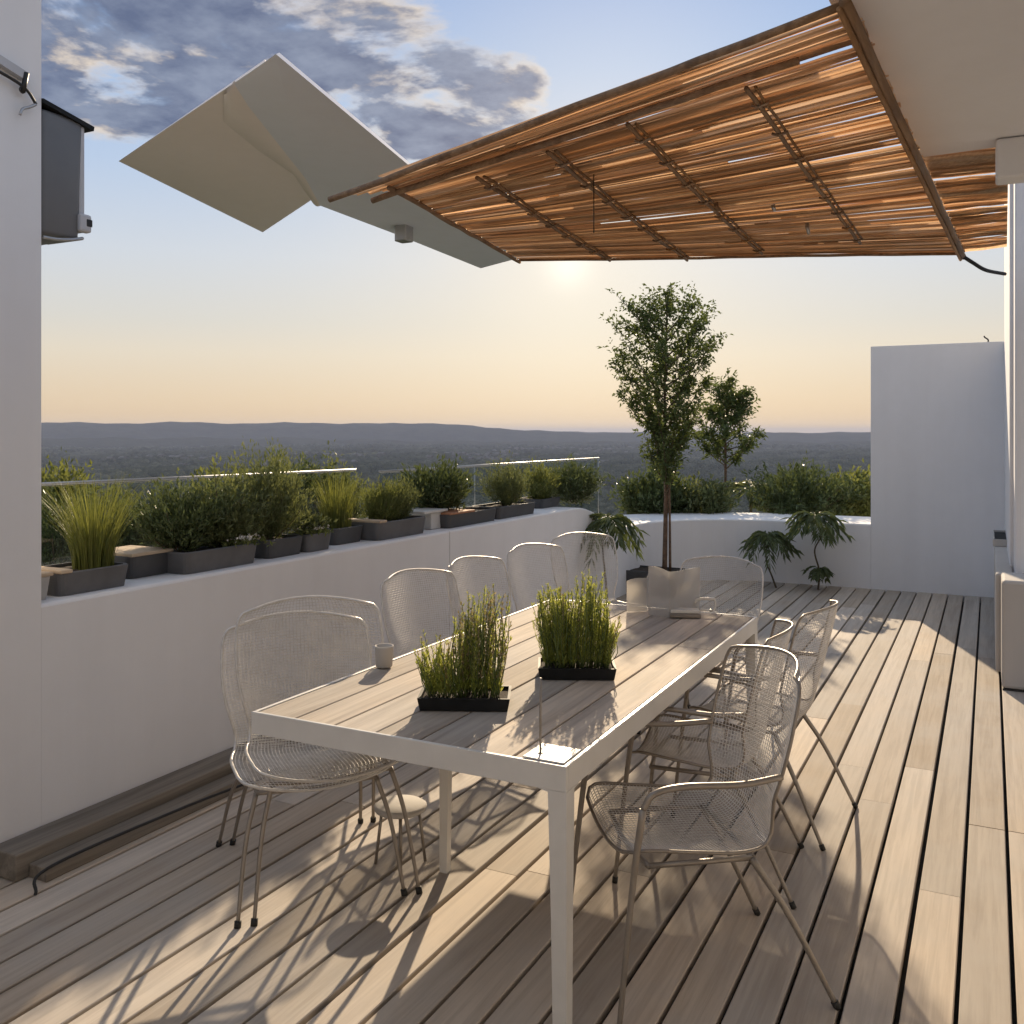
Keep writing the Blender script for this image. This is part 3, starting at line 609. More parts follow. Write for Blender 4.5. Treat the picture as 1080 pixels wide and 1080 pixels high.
def make_tree(name, loc, label, height, crown_lo, w, limbs, twigs, per, L, W, trunk_r, lean=(0, 0), second=False, mat='leaf_tree', shape=lambda t: 1.0, group=None, deep=0.0):
    root = thing(name, loc, label, 'tree', 0, group)
    top = Vector((lean[0], lean[1], height)); tp = catmull([(0, 0, -deep), (0.012, .01, height * .3), (lean[0] * .4 - .01, lean[1] * .4, height * .62), top * .96], 8)
    mb = MB(); mb.tube(tp, [trunk_r * (1 - .85 * (k / (len(tp) - 1)) ** 1.1) for k in range(len(tp))], 9)
    if second:
        q = catmull([(.055, .02, -deep), (.05, .0, height * .3), (.02, .01, crown_lo * 1.35)], 7); mb.tube(q, [trunk_r * .55 * (1 - .5 * k / (len(q) - 1)) for k in range(len(q))], 7)
    mb.build('trunk', 'bark', root)
    br = MB(); allP, allD = [], []
    for i in range(limbs):
        t = (i + random.random()) / limbs; z0 = crown_lo + (height - crown_lo) * t * .82; an = i * 2.4 + random.uniform(-.5, .5)
        reach = w * shape(t) * random.uniform(.6, 1.12); rise = (height - crown_lo) * random.uniform(.14, .30) * (1.15 - t * .5)
        f0 = z0 / height; b = Vector((lean[0] * f0, lean[1] * f0, z0)); e = b + Vector((math.cos(an) * reach, math.sin(an) * reach, rise)); 
        if e.z > height * 1.02: e.z = height * random.uniform(.95, 1.02)
        mid = b.lerp(e, .5) + Vector((random.uniform(-.03, .03), random.uniform(-.03, .03), -.12 * rise))
        c = catmull([b, mid, e], 5); br.tube(c, [max(.0025, trunk_r * .38 * (1 - .8 * k / (len(c) - 1))) for k in range(len(c))], 5)
        for j in range(twigs):
            s_ = random.uniform(.22, 1.0); k = min(int(s_ * (len(c) - 1)), len(c) - 2); o_ = c[k].lerp(c[k + 1], s_ * (len(c) - 1) - k)
            td = ((e - b).normalized() * .7 + Vector((random.gauss(0, .6), random.gauss(0, .6), random.gauss(.25, .45)))).normalized(); tl = w * random.uniform(.12, .34)
            if random.random() < .3: br.tube([o_, o_ + td * tl], [.0028, .0012], 4)
            for q in range(per):
                a = random.uniform(.15, 1.05); allP.append(o_ + td * tl * a); allD.append(td * .5 + Vector((random.gauss(0, .7), random.gauss(0, .7), random.gauss(-.05, .55))))
    br.build('branch', 'twig', root)
    P = np.array([tuple(p) for p in allP]); D = np.array([tuple(p) for p in allD]); P += rng.normal(size=P.shape) * L * .3
    l = L * rng.uniform(.6, 1.2, len(P)); v, f = leaf_arrays(P, D, l, l * W / L, .25, .1); raw_obj('crown', v, f, mat, root)
    return root
TX, TY = -3.00, 9.36
trough('tree_planter', TX - .50, TX + .17, TY - .22, TY + .2, 0.24, 'dark_trough', 'dark square planter on the deck under the slim tree', None, z=0.0)
make_tree('slim_tree', (TX, TY, 0.2), 'slim tall tree with airy leafy crown in the far corner', 3.02, 0.78, .64, 54, 20, 12, .052, .024, .027, (0.03, 0.0), True, 'leaf_tree', lambda t: (.40 + .85 * t if t < .7 else 1.0 - 1.2 * (t - .7)))
p = pt(764, 540, 12.6)
make_tree('young_tree', (p.x, p.y, p.z - .2), 'smaller young tree just beyond the wall, right of the slim tree', 2.0, .75, 0.56, 32, 17, 12, .060, .026, .024, (.05, 0), False, 'leaf_tree', lambda t: .95 - .55 * t, deep=4.2)
gshrub(690, 11.6, 498, 84, 54, 'leaf_dark', 'dark leafy shrub beyond the curved wall behind the slim trunk', 420, 13, .075, .03)
gshrub(738, 11.6, 505, 80, 46, 'leaf_olive', 'low olive shrub at the foot of the young tree', 380, 13, .07, .026)
gshrub(845, 11.75, 491, 115, 62, 'leaf_dark', 'broad dark bush beyond the wall left of the tall end wall', 620, 13, .07, .026)
gshrub(898, 11.9, 498, 60, 56, 'leaf_yellow', 'bright yellow green shrub against the tall end wall', 420, 13, .08, .035)

def frond_plant(name, loc, label, height, n, fl, leaflets, ll, lw, stem_pts, low=0, droop=.5, mat='leaf_dark', deep=0.0, group=None):
    root = thing(name, loc, label, 'plant', 0, group); mb = MB(); c = catmull(stem_pts, 8)
    mb.tube(c, [.011 * (1 - .4 * k / (len(c) - 1)) for k in range(len(c))], 6)
    if deep: mb.tube([(0, 0, -deep), (0, 0, .05)], .02, 6)
    mb.build('stem', 'twig', root); top = c[-1]
    heads = [(top, n, fl, ll)] + ([(c[int(len(c) * .30)], low, fl * .5, ll * .6)] if low else [])
    for (h0, nn, F, lfl) in heads:
        parts = []; rach = MB()
        for k in range(nn):
            an = k * 2.4 + random.uniform(-.3, .3); el = random.uniform(-.25, .85); d = Vector((math.cos(an), math.sin(an), el)).normalized()
            F_ = F * random.uniform(.75, 1.1); pts = [h0 + d * F_ * t_ + Vector((0, 0, -droop * F_ * t_ * t_)) for t_ in np.linspace(0, 1, 7)]
            rach.tube(pts, [.0035 * (1 - .1 * i) for i in range(7)], 4)
            P, D = [], []; sd = d.cross(Vector((0, 0, 1))).normalized()
            for i in range(leaflets):
                t_ = .25 + .75 * i / (leaflets - 1); q = h0 + d * F_ * t_ + Vector((0, 0, -droop * F_ * t_ * t_)); td = (d + Vector((0, 0, -2 * droop * t_))).normalized()
                for s_ in (-1, 1): P.append(q); D.append(td * .75 + sd * s_ * (.85 - .4 * t_) + Vector((0, 0, -.12)))
            P.append(pts[-1]); D.append(d + Vector((0, 0, -droop)))
            P = np.array([tuple(p) for p in P]); D = np.array([tuple(p) for p in D])
            parts.append(leaf_arrays(P, D, lfl * rng.uniform(.75, 1.1, len(P)), lw, .15, .15))
        rach.build('leaf_stalk', 'stem_green', root); v, f = cat_mesh(parts); raw_obj('frond', v, f, mat, root)
    return root
frond_plant('climbing_plant', (-2.1, 10.22, 0), 'drooping leafy plant on thin twin stems at the far wall, nearer the tree', .5, 22, .27, 8, .13, .030, [(0.06, 0, 0), (.03, -.05, .12), (-.04, -.02, .3), (-.02, -.03, .56)], 0, .75)
mbx = MB(); 
frond_plant('climbing_plant', (-1.62, 10.30, 0), 'taller drooping leafy plant on one curved stem at the far wall', .7, 21, .29, 8, .13, .030, [(0, 0, 0), (.015, -.02, .2), (-.03, -.03, .42), (.06, -.03, .62), (-.02, -.05, .78)], 8, .7)
frond_plant('drooping_plant', (-3.16, 8.25, 0), 'drooping palm like plant against the wall where it steps down', .9, 20, .32, 7, .14, .032, [(-.03, 0, 0), (-.06, 0, .3), (-.08, -.02, .6), (-.02, -.05, .86)], 0, .85)
p = pt(792, 520, 12.4); frond_plant('spiky_plant', tuple(p), 'spiky leaved plant beyond the wall between the young tree and dark bush', .3, 24, .36, 7, .16, .026, [(0, 0, -.3), (0, 0, -.1), (0, 0, .05)], 0, .35, 'leaf_olive', 4.0)
p = pt(835, 537, 11.3); frond_plant('spiky_plant', (p.x, p.y, ZL - .02), 'spiky rosette lying on the far wall cap before the dark bush', .2, 14, .24, 6, .12, .022, [(0, 0, 0), (0, 0, .03), (0, 0, .08)], 0, .35, 'leaf_dark')

# ------------------------------------------------------------------ table
TX0, TX1, TY0, TY1, TZ = -2.12, -1.02, 2.32, 4.64, 0.75
cx, cy = (TX0 + TX1) / 2, (TY0 + TY1) / 2; hx, hy = (TX1 - TX0) / 2, (TY1 - TY0) / 2
table = thing('dining_table', (cx, cy, 0), 'long dining table with weathered plank top and white metal frame', 'table')
mb = MB(); n = 7; wv = (2 * hx - .02) / n
for k in range(n):
    x0 = -hx + .01 + k * wv; cut = random.uniform(-.5, .7)
    segs = [(-hy + .01, hy - .01)] if k % 3 else [(-hy + .01, cut), (cut + .002, hy - .01)]
    for a, b in segs: board(mb, x0 + .003, x0 + wv - .003, a, b, TZ + random.uniform(-.0008, .0008), .022, .0025)
mb.build('tabletop', 'table', table)
mb = MB(); zt, zb, t = TZ - .001, TZ - .068, .012
mb.box((-hx - .004, -hy - .004, zb), (hx + .004, -hy + .009, zt + .003), .002); mb.box((-hx - .004, hy - .009, zb), (hx + .004, hy + .004, zt + .003), .002)
mb.box((-hx - .004, -hy + .0095, zb), (-hx + .009, hy - .0095, zt + .003), .002); mb.box((hx - .009, -hy + .0095, zb), (hx + .004, hy - .0095, zt + .003), .002)
mb.build('apron', 'white_metal', table)
MB().box((hx - .135, -hy + .0095, TZ + .0015), (hx - .0095, -hy + .135, TZ + .0065), .002).build('corner_plate', 'white_metal', table)
for sx in (-1, 1):
    for sy in (-1, 1):
        w0, w1 = .055, .040; X = sx * (hx + .004); Y = sy * (hy + .004)
        if sx < 0: X, Y, w0, w1 = -.275, -.46 if sy < 0 else .80, .038, .031
        f0 = lambda w, z: [(X, Y, z), (X - sx * w, Y, z), (X - sx * w, Y - sy * .030, z), (X - sx * .030, Y - sy * .030, z), (X - sx * .030, Y - sy * w, z), (X, Y - sy * w, z)]
        rings = [f0(w1, 0.0), f0(w1 + .006, .35), f0(w0, zb - .006), f0(w0 + .03, zb)]
        vs = [p for r_ in rings for p in r_]; fs = [(i * 6 + k, i * 6 + (k + 1) % 6, i * 6 + 6 + (k + 1) % 6, i * 6 + 6 + k) for i in range(3) for k in range(6)] + [tuple(range(5, -1, -1)), tuple(18 + k for k in range(6))]
        MB().add(vs, fs).build('leg', 'white_metal', table)

# ------------------------------------------------------------------ chairs
def shell_fn(arm):
    prof = catmull([(.245, .425), (.20, .447), (.05, .432), (-.11, .420), (-.195, .455), (-.235, .56), (-.275, .72), (-.325, .93)], 10)
    prof = [(p.x, p.y) for p in [Vector((a[0], a[1], 0)) for a in prof]]
    s = [0.0]
    for i in range(1, len(prof)): s.append(s[-1] + math.dist(prof[i], prof[i - 1]))
    tot = s[-1]
    def f(u, v):
        d = v * tot; i = 0
        while i < len(s) - 2 and s[i + 1] < d: i += 1
        k = (d - s[i]) / (s[i + 1] - s[i] + 1e-9); y = prof[i][0] + (prof[i + 1][0] - prof[i][0]) * k; z = prof[i][1] + (prof[i + 1][1] - prof[i][1]) * k
        w = .245 - .030 * math.exp(-((v - .50) / .13) ** 2) + .012 * math.exp(-((v - .8) / .15) ** 2)
        e = 0.075                                            # rounded front and top corners
        for q in (v / e if v < e else 1, (1 - v) / (e * 1.25) if v > 1 - e * 1.25 else 1): w *= .78 + .22 * math.sqrt(max(0, 1 - (1 - q) ** 2))
        bk = min(1, max(0, (v - .38) / .25)); uu = u * u
        y += bk * .075 * uu; z += (1 - bk) * (.028 * uu - .006 * (1 - uu))
        if v > 1 - e: z -= .02 * uu * ((v - 1 + e) / e) ** 2
        return Vector((u * w, y, z))
    return f
def make_wire_shell(nu=40, nv=84, thick=.0023):
    f = shell_fn(False); bm = bmesh.new(); g = [[bm.verts.new(f(-1 + 2 * i / nu, j / nv)) for i in range(nu + 1)] for j in range(nv + 1)]
    for j in range(nv):
        for i in range(nu): bm.faces.new((g[j][i], g[j][i + 1], g[j + 1][i + 1], g[j + 1][i]))
    bmesh.ops.recalc_face_normals(bm, faces=bm.faces)
    bmesh.ops.wireframe(bm, faces=list(bm.faces), thickness=thick, offset=0.0, use_replace=True, use_boundary=True, use_even_offset=True, use_relative_offset=False)
    me = bpy.data.meshes.new('mesh_shell'); bm.to_mesh(me); bm.free(); me.materials.append(M['wire'])
    rim = MB(); loop = [f(-1 + 2 * i / nu, 0) for i in range(0, nu + 1, 2)] + [f(1, j / nv) for j in range(2, nv + 1, 2)] + [f(1 - 2 * i / nu, 1) for i in range(2, nu + 1, 2)] + [f(-1, 1 - j / nv) for j in range(2, nv + 1, 2)]
    rim.tube(loop, .0052, 7, False)
    return me, rim, f
shell_me, rim_mb, SF = make_wire_shell()
def make_chair(arms, label, legr=None):
    legr = .0105 if arms else .0082
    root = thing('wire_chair', (0, 0, 0), label, 'chair', 0, 'wire mesh chairs around the table')
    o = bpy.data.objects.new('mesh_shell', shell_me); col.objects.link(o); o.parent = root
    rim_mb.build('rim', 'leg' if arms else 'wire', root)
    lm = 'leg'
    mb = MB(); zs = .405
    mb.tube(catmull([(-.19, .17, zs), (0, .185, zs - .004), (.19, .17, zs)], 5), .008, 7); mb.tube([(-.19, -.13, zs), (.19, -.13, zs)], .008, 7)
    for s in (-1, 1): mb.tube([(s * .185, .17, zs), (s * .185, -.13, zs)], .008, 7)
    mb.build('seat_frame', lm, root)
    for s in (-1, 1):
        if arms:
            top = (s * .275, .215, .60); c = catmull([(s * .285, .285, 0), (s * .275, .245, .38), top], 7)
        else: c = catmull([(s * .255, .270, 0), (s * .225, .21, .25), (s * .188, .165, zs)], 7)
        l = MB().tube(c, [legr * (.72 + .28 * k / (len(c) - 1)) for k in range(len(c))], 8).build('front_leg', lm, root)
        MB().tube([tuple(c[0]), tuple(c[0] + (c[1] - c[0]).normalized() * .022)], .0105, 8).build('foot_cap', 'rubber', l)
        if arms:
            e = SF(s, .70)
            a = catmull([top, (s * .277, .185, .640), (s * .272, .10, .652), (s * .266, -.06, .645), tuple(e)], 7); MB().tube(a, .0095, 8).build('armrest', lm, root)
        c = catmull([(s * .255, -.345, 0), (s * .225, -.22, .25), (s * .186, -.125, zs)], 7)
        l = MB().tube(c, [legr * (.72 + .28 * k / (len(c) - 1)) for k in range(len(c))], 8).build('rear_leg', lm, root)
        MB().tube([tuple(c[0]), tuple(c[0] + (c[1] - c[0]).normalized() * .022)], .0105, 8).build('foot_cap', 'rubber', l)
    return root
arm0 = make_chair(True, 'wire mesh armchair nearest the camera on the open deck side')
side0 = make_chair(False, 'x')
# local forward is +Y; heading = direction the sitter faces
def put(o, x, y, face, label, sc=1.0):
    o.location = (x, y, 0.001); o.rotation_euler = (0, 0, math.atan2(face[1], face[0]) - math.pi / 2); o['label'] = label
    o.scale = (sc,) * 3 if not hasattr(sc, '__len__') else sc
put(arm0, -0.84, 2.82, (-.80, -.60), 'wire mesh armchair nearest the camera on the open deck side of table', (1.05, 1.05, 1.03))
put(copy_tree(arm0), -0.98, 3.56, (-1, -.12), 'wire mesh armchair in the middle of the open deck side, tucked under the table')
put(copy_tree(arm0), -0.90, 4.16, (-1, .12), 'wire mesh armchair furthest along the open deck side of table')
put(side0, -2.235, 2.82, (.76, -.65), 'wide wire mesh chair turned to the camera at the near left table corner', (1.13, 1.10, 1.05))
put(copy_tree(side0), -2.275, 2.785, (.76, -.65), 'wire mesh chair nested close behind the wide turned one, by the timber ledge', (1.13, 1.10, 0.985))
S = [(-2.42, 4.06, (.95, -.30), 'wire mesh chair on the wall side, next beyond the wide turned one'), (-2.40, 4.66, (.97, -.22), 'wire mesh chair on the wall side, behind the brownish potted herb'),
     (-2.38, 5.36, (.93, -.35), 'wire mesh chair on the wall side, behind the green potted herb'), (-2.42, 6.06, (.75, -.66), 'wire mesh chair standing alone past the table end by the wall'),
     (-1.42, 5.12, (-.18, -1), 'wire mesh chair at the head of table beneath the slim tree')]
for x, y, fc, lb in S: put(copy_tree(side0), x, y, fc, lb)

# small stool under the table
root = thing('low_stool', (-2.02, 3.02, 0.001), 'tiny low mesh stool standing under the table', 'stool')
MB().lathe([(0, .20), (.08, .20), (.098, .206), (.102, .218), (.09, .226), (.0, .222)], 24).build('seat', 'concrete', root)
for k in range(4):
    a = k * math.pi / 2 + .6; MB().tube([(math.cos(a) * .07, math.sin(a) * .07, .205), (math.cos(a) * .095, math.sin(a) * .095, 0)], .006, 6).build('leg', 'leg', root)

# ------------------------------------------------------------------ on the table
def tray(px, py, L, Wd, rz, label):
    d = FPX * (CAMH - TZ) / (py - HZ); p = pt(px, py, d)
    root = thing('herb_tray', (p.x, p.y, TZ + .003), label, 'tray', rz); hx, hy = L / 2, Wd / 2; h = .042
    mb = MB(); b0 = [(-hx + .008, -hy + .008), (hx - .008, -hy + .008), (hx - .008, hy - .008), (-hx + .008, hy - .008)]; b1 = [(-hx, -hy), (hx, -hy), (hx, hy), (-hx, hy)]; b2 = [(-hx + .009, -hy + .009), (hx - .009, -hy + .009), (hx - .009, hy - .009), (-hx + .009, hy - .009)]
    vs = [(x, y, 0) for x, y in b0] + [(x, y, h) for x, y in b1] + [(x, y, h) for x, y in b2] + [(x, y, h - .02) for x, y in b2]
    mb.add(vs, [(i * 4 + k, i * 4 + (k + 1) % 4, i * 4 + 4 + (k + 1) % 4, i * 4 + 4 + k) for i in range(3) for k in range(4)] + [(3, 2, 1, 0), (12, 13, 14, 15)])
    mb.build('tray', 'black_tray', root); MB().box((-hx + .011, -hy + .011, h - .0195), (hx - .011, hy - .011, h - .010), .003).build('soil', 'soil', root)
    return (p.x, p.y, TZ + .003 + h - .012)
def herb(loc, rz, label, ax, ay, stems_n, hfun, dry, per=52):
    root = thing('potted_herb', loc, label, 'plant', rz); P, D, Ls, Pd, Dd = [], [], [], [], []; mb = MB()
    for _ in range(stems_n):
        x, y = random.uniform(-ax, ax), random.uniform(-ay, ay); H = hfun(x, y) * random.uniform(.55, 1.08); o_ = Vector((x, y, 0)); e = Vector((x * 1.22 + random.gauss(0, .018), y * 1.4 + random.gauss(0, .018), H))
        m_ = o_.lerp(e, .5) + Vector((random.gauss(0, .013), random.gauss(0, .013), 0)); c = catmull([o_, m_, e], 3); mb.tube(c, [.0016] * 5 + [.0010, .0008], 4)
        isd = random.random() < dry(x)
        for k in range(per):
            t_ = random.uniform(.08, 1.0); q = o_.lerp(e, t_); a = random.uniform(0, 6.28); d = Vector((math.cos(a) * .55, math.sin(a) * .55, .8))
            if isd and t_ > .25 and random.random() < .75: Pd.append(q); Dd.append(d)
            else: P.append(q); D.append(d); Ls.append(.024 * (1.15 - .55 * t_))
    mb.build('stem', 'stem_green', root); A3 = lambda l: np.array([tuple(p) for p in l])
    v, f = leaf_arrays(A3(P), A3(D), np.array(Ls), .0036, .2); raw_obj('leaf', v, f, 'herb', root)['kind'] = 'stuff'
    if Pd: v, f = leaf_arrays(A3(Pd), A3(Dd), .011, .006, .3); raw_obj('flower', v, f, 'herb_dry', root)['kind'] = 'stuff'
HR = R(25)
p = tray(491, 744, .300, .165, HR, 'black rectangular tray on the table under the brownish herb')
herb(p, HR, 'sparse potted herb with brown dry flower stems and a tall green top', .115, .050, 150, lambda x, y: .19 + .15 * max(0, min(1, (x + .05) / .08)) - .08 * max(0, (x - .09) / .04), lambda x: .62 if x > -.05 else .12)
p = tray(608, 712, .285, .175, HR, 'black rectangular tray on the table under the bright green herb')
herb(p, HR, 'dense bright green potted herb with upright stems in its tray', .118, .058, 210, lambda x, y: .295 + .03 * math.sin(x * 40) - .07 * max(0, (abs(x) - .08) / .03), lambda x: .03, 64)
# thin rod with base
d = FPX * (CAMH - TZ) / (797 - HZ); p = pt(570, 797, d)
root = thing('slim_rod', (p.x, p.y, TZ + .002), 'slim dark metal rod standing upright on the table by the green herb', 'rod')
MB().tube([(0, 0, .004), (0, 0, .215)], .0035, 8).build('shaft', 'leg', root); MB().lathe([(0, 0), (.014, 0), (.014, .003), (.004, .006)], 16).build('base', 'leg', root)
# mug on the left table edge
d = FPX * (CAMH - TZ) / (702 - HZ); p = pt(408, 702, d)
root = thing('ceramic_mug', (TX0 + .045, p.y - .03, TZ + .003), 'cream mug on the table edge beside the wide turned chair', 'mug', R(150), None, .86)
MB().lathe([(0, .0), (.032, .0), (.037, .006), (.041, .085), (.042, .095), (.038, .095), (.034, .012), (0, .010)], 28).build('cup', 'concrete', root)
MB().tube(catmull([(.040, 0, .078), (.066, 0, .074), (.068, 0, .035), (.038, 0, .022)], 6), .005, 7).build('handle', 'ceramic', root)
# frosted folding cards and napkin tray at the far end
def onT(px, py): return pt(px, py, FPX * (CAMH - TZ) / (py - HZ))
def acrylic(pxs, hs, label):
    p0 = onT(*pxs[0]); root = thing('acrylic_screen', (p0.x, p0.y, TZ + .003), label, 'card stand'); mb = MB(); z = 0
    pts = [onT(*q) - p0 for q in pts_expand(pxs)]
    n = len(pts); hh = [hs[0] + (hs[1] - hs[0]) * k / (n - 1) + .006 * math.sin(k * .8) for k in range(n)]; vs, fs = [], []
    for k, p in enumerate(pts):
        tng = (pts[min(k + 1, n - 1)] - pts[max(k - 1, 0)]); nr = Vector((-tng.y, tng.x, 0)).normalized() * .002
        vs += [(p.x + nr.x, p.y + nr.y, 0), (p.x - nr.x, p.y - nr.y, 0), (p.x - nr.x * .9, p.y - nr.y * .9, hh[k]), (p.x + nr.x * .9, p.y + nr.y * .9, hh[k])]
    for k in range(n - 1): fs += [(4 * k + e, 4 * k + (e + 1) % 4, 4 * k + 4 + (e + 1) % 4, 4 * k + 4 + e) for e in range(4)]
    fs += [(3, 2, 1, 0), tuple(4 * (n - 1) + e for e in range(4))]; mb.add(vs, fs); mb.build('panel', 'frost', root)
def pts_expand(q, m=5):
    out = []
    for a, b in zip(q[:-1], q[1:]): out += [(a[0] + (b[0] - a[0]) * k / m, a[1] + (b[1] - a[1]) * k / m) for k in range(m)]
    return out + [q[-1]]
acrylic([(661, 646), (682, 645), (686, 638)], (.155, .185), 'left frosted folded card standing on the far end of table')
acrylic([(684, 649), (706, 652), (738, 645)], (.24, .215), 'wider frosted folded card on the table right behind the small tray')
p = onT(722, 651); root = thing('napkin_tray', (p.x, p.y, TZ + .003), 'small dark tray holding pale napkins at the far end of table', 'tray', R(22))
MB().box((-.075, -.045, 0), (.075, .045, .022), .006).build('tray', 'leg', root); MB().box((-.070, -.040, .0225), (.070, .040, .038), .004).build('napkin', 'ceramic', root)
p = onT(738, 646); root = thing('bent_handle', (p.x, p.y, TZ + .003), 'white bent tube ornament standing beside the napkin tray', 'ornament', R(25))
MB().tube(catmull([(-.045, 0, .0), (-.035, 0, .035), (-.01, 0, .062), (.04, 0, .066), (.075, 0, .064)], 7), .0075, 9).build('tube', 'ceramic', root)
MB().tube(catmull([(-.045, .0, .006), (0.0, .03, .006), (.06, .02, .006), (.075, 0, .02), (.075, 0, .06)], 7), .0055, 8).build('stand', 'ceramic', root)

# ------------------------------------------------------------------ concrete bench on the right
root = thing('concrete_bench', (0.02, 6.8, 0.0), 'pale concrete bench box at the right edge of the deck', 'bench')
MB().box((0.045, 0.0, 0.012), (0.78, 0.445, 0.705), .02).build('front_block', 'concrete', root)
MB().box((0.012, 0.448, 0.012), (0.120, 3.0, 0.69), .015).build('seat_box', 'concrete', root)
mb = MB()
for (a, b) in (((0.0, 2.15), (.12, 2.165)), ((0.0, 2.985), (.12, 3.0)), ((0.0, 2.166), (.012, 2.984)), ((.108, 2.166), (.12, 2.984))): mb.box((a[0], a[1], .692), (b[0], b[1], .752))
mb.build('planter_rim', 'concrete', root); MB().box((.0125, 2.1665, .692), (.1075, 2.984, .735), .0).build('black_inset', 'black_tray', root)
MB().box((0.05, 0.004, 0.0), (0.77, 0.43, 0.0115)).build('plinth', 'rubber', root)
tag(MB().tube(catmull([(-.02, 10.68, 2.568), (-.02, 10.68, 2.60), (-.05, 10.68, 2.625), (-.055, 10.68, 2.64)], 4), .008, 6).build('wall_hook', 'black'), 'small black hook on top of the tall end wall', 'hook')

# ------------------------------------------------------------------ landscape
def ter_z(x, y):
    r = math.hypot(x, y); t = min(1, max(0, (r - 22) / 430)); t = t * t * (3 - 2 * t); und = min(1, max(0, (r - 300) / 800))
    z = -3.3 - 72 * t + und * (9 * math.sin(x / 410 + 1.3) * math.cos(y / 520) + 6 * math.sin(x / 170 - y / 230 + .6) + 3 * math.sin(x / 83 + y / 71))
    far = min(1, max(0, (r - 3500) / 9000)); return z * (1 - far) + (-72) * far
na, rs = 240, [0, 8, 16, 24, 34, 48, 66, 90, 120, 160, 210, 270, 340, 420, 520, 640, 780, 940, 1120, 1340, 1600, 1900, 2300, 2800, 3400, 4200, 5200, 6500, 8200, 10500, 14000, 20000]
mb = MB(); vs = [(0, 0, -3.3)]
for r in rs[1:]:
    for k in range(na): a = 2 * math.pi * k / na; x, y = r * math.cos(a), r * math.sin(a); vs.append((x, y, ter_z(x, y)))
fs = [(0, 1 + k, 1 + (k + 1) % na) for k in range(na)] + [(1 + i * na + k, 1 + (i + 1) * na + k, 1 + (i + 1) * na + (k + 1) % na, 1 + i * na + (k + 1) % na) for i in range(len(rs) - 2) for k in range(na)]
mb.add(vs, fs, True); mb.build('ground', 'ground', kind='structure', fix=False)
# hills: long flat-topped ridges on the horizon
def ridge(name, d0, depth, prof, az0, az1, n=150):
    vs, m = [], 9
    for i in range(n + 1):
        t = i / n; az = R(az0 + (az1 - az0) * t); H = prof(az0 + (az1 - az0) * t)
        for j in range(m):
            s = j / (m - 1); hh = H * (math.sin(math.pi * min(1, s * 1.25) * .5) if s < .8 else 1 - .6 * ((s - .8) / .2)) + (0 if j == 0 else 4 * math.sin(i * .9 + j * 2.1) + 3 * math.sin(i * 2.3 - j))
            d = d0 + depth * s; a = az + YAW * -1
            vs.append((d * math.sin(a), d * math.cos(a), -72 + (hh if j else -6)))
    fs = [(i * m + j, (i + 1) * m + j, (i + 1) * m + j + 1, i * m + j + 1) for i in range(n) for j in range(m - 1)]
    MB().add(vs, fs, True).build(name, 'hill', kind='structure')
def sstep(a, b, x): t = min(1, max(0, (x - a) / (b - a))); return t * t * (3 - 2 * t)
# heights from the horizon profile: plateau on the left, easing down to the middle
ridge('hills', 6000, 1000, lambda z: 78 + 68 * (1 - sstep(-6, 4.5, z)) - 9 * (1 - sstep(-30, -20, z)) + 3 * math.sin(z * .9), -60, 60)
ridge('hills', 4900, 600, lambda z: 26 + 22 * (1 - sstep(-16, -2, z)) + 4 * math.sin(z * 1.3), -60, 60)
ridge('hills', 8200, 1200, lambda z: 84 + 4 * math.sin(z * .23 + 1) + 2 * math.sin(z * .7), -60, 60)

# forest: one mass, crowns made in geometry nodes
pts_ = []; tint = []; scl = []
def scatter(n, r0, r1, s0, s1):
    for _ in range(n):
        r = math.sqrt(random.uniform(r0 * r0, r1 * r1)); a = R(random.uniform(-42, 42)) - YAW; x, y = r * math.sin(a), r * math.cos(a)
        dens = math.sin(x / 130 + 1) * math.sin(y / 190) + .6 * math.sin(x / 47 - y / 61) + .4 * math.sin(x / 23 + y / 29)
        if dens < -.7 and random.random() < .85: continue
        s = random.uniform(s0, s1); pts_.append((x, y, ter_z(x, y) + s * .35)); scl.append(s); tint.append(min(1, max(0, .45 + .18 * dens + random.gauss(0, .13))))
scatter(7000, 330, 900, 3.4, 6.4); scatter(16000, 900, 2100, 4.5, 8.5); scatter(20000, 2100, 4300, 6, 11); scatter(5000, 4300, 5600, 9, 15)
me = bpy.data.meshes.new('forest'); me.from_pydata(pts_, [], [])
at = me.attributes.new('tint', 'FLOAT', 'POINT'); at.data.foreach_set('value', tint); at = me.attributes.new('size', 'FLOAT', 'POINT'); at.data.foreach_set('value', scl)
forest = bpy.data.objects.new('forest', me); col.objects.link(forest); forest['kind'] = 'stuff'; me.materials.append(M['forest'])
ng = bpy.data.node_groups.new('forest_nodes', 'GeometryNodeTree'); ng.interface.new_socket('Geometry', in_out='INPUT', socket_type='NodeSocketGeometry'); ng.interface.new_socket('Geometry', in_out='OUTPUT', socket_type='NodeSocketGeometry')
N = ng.nodes; Lk = ng.links.new; gi, go = N.new('NodeGroupInput'), N.new('NodeGroupOutput'); iop = N.new('GeometryNodeInstanceOnPoints'); iop.inputs['Pick Instance'].default_value = True
g2i = N.new('GeometryNodeGeometryToInstance')
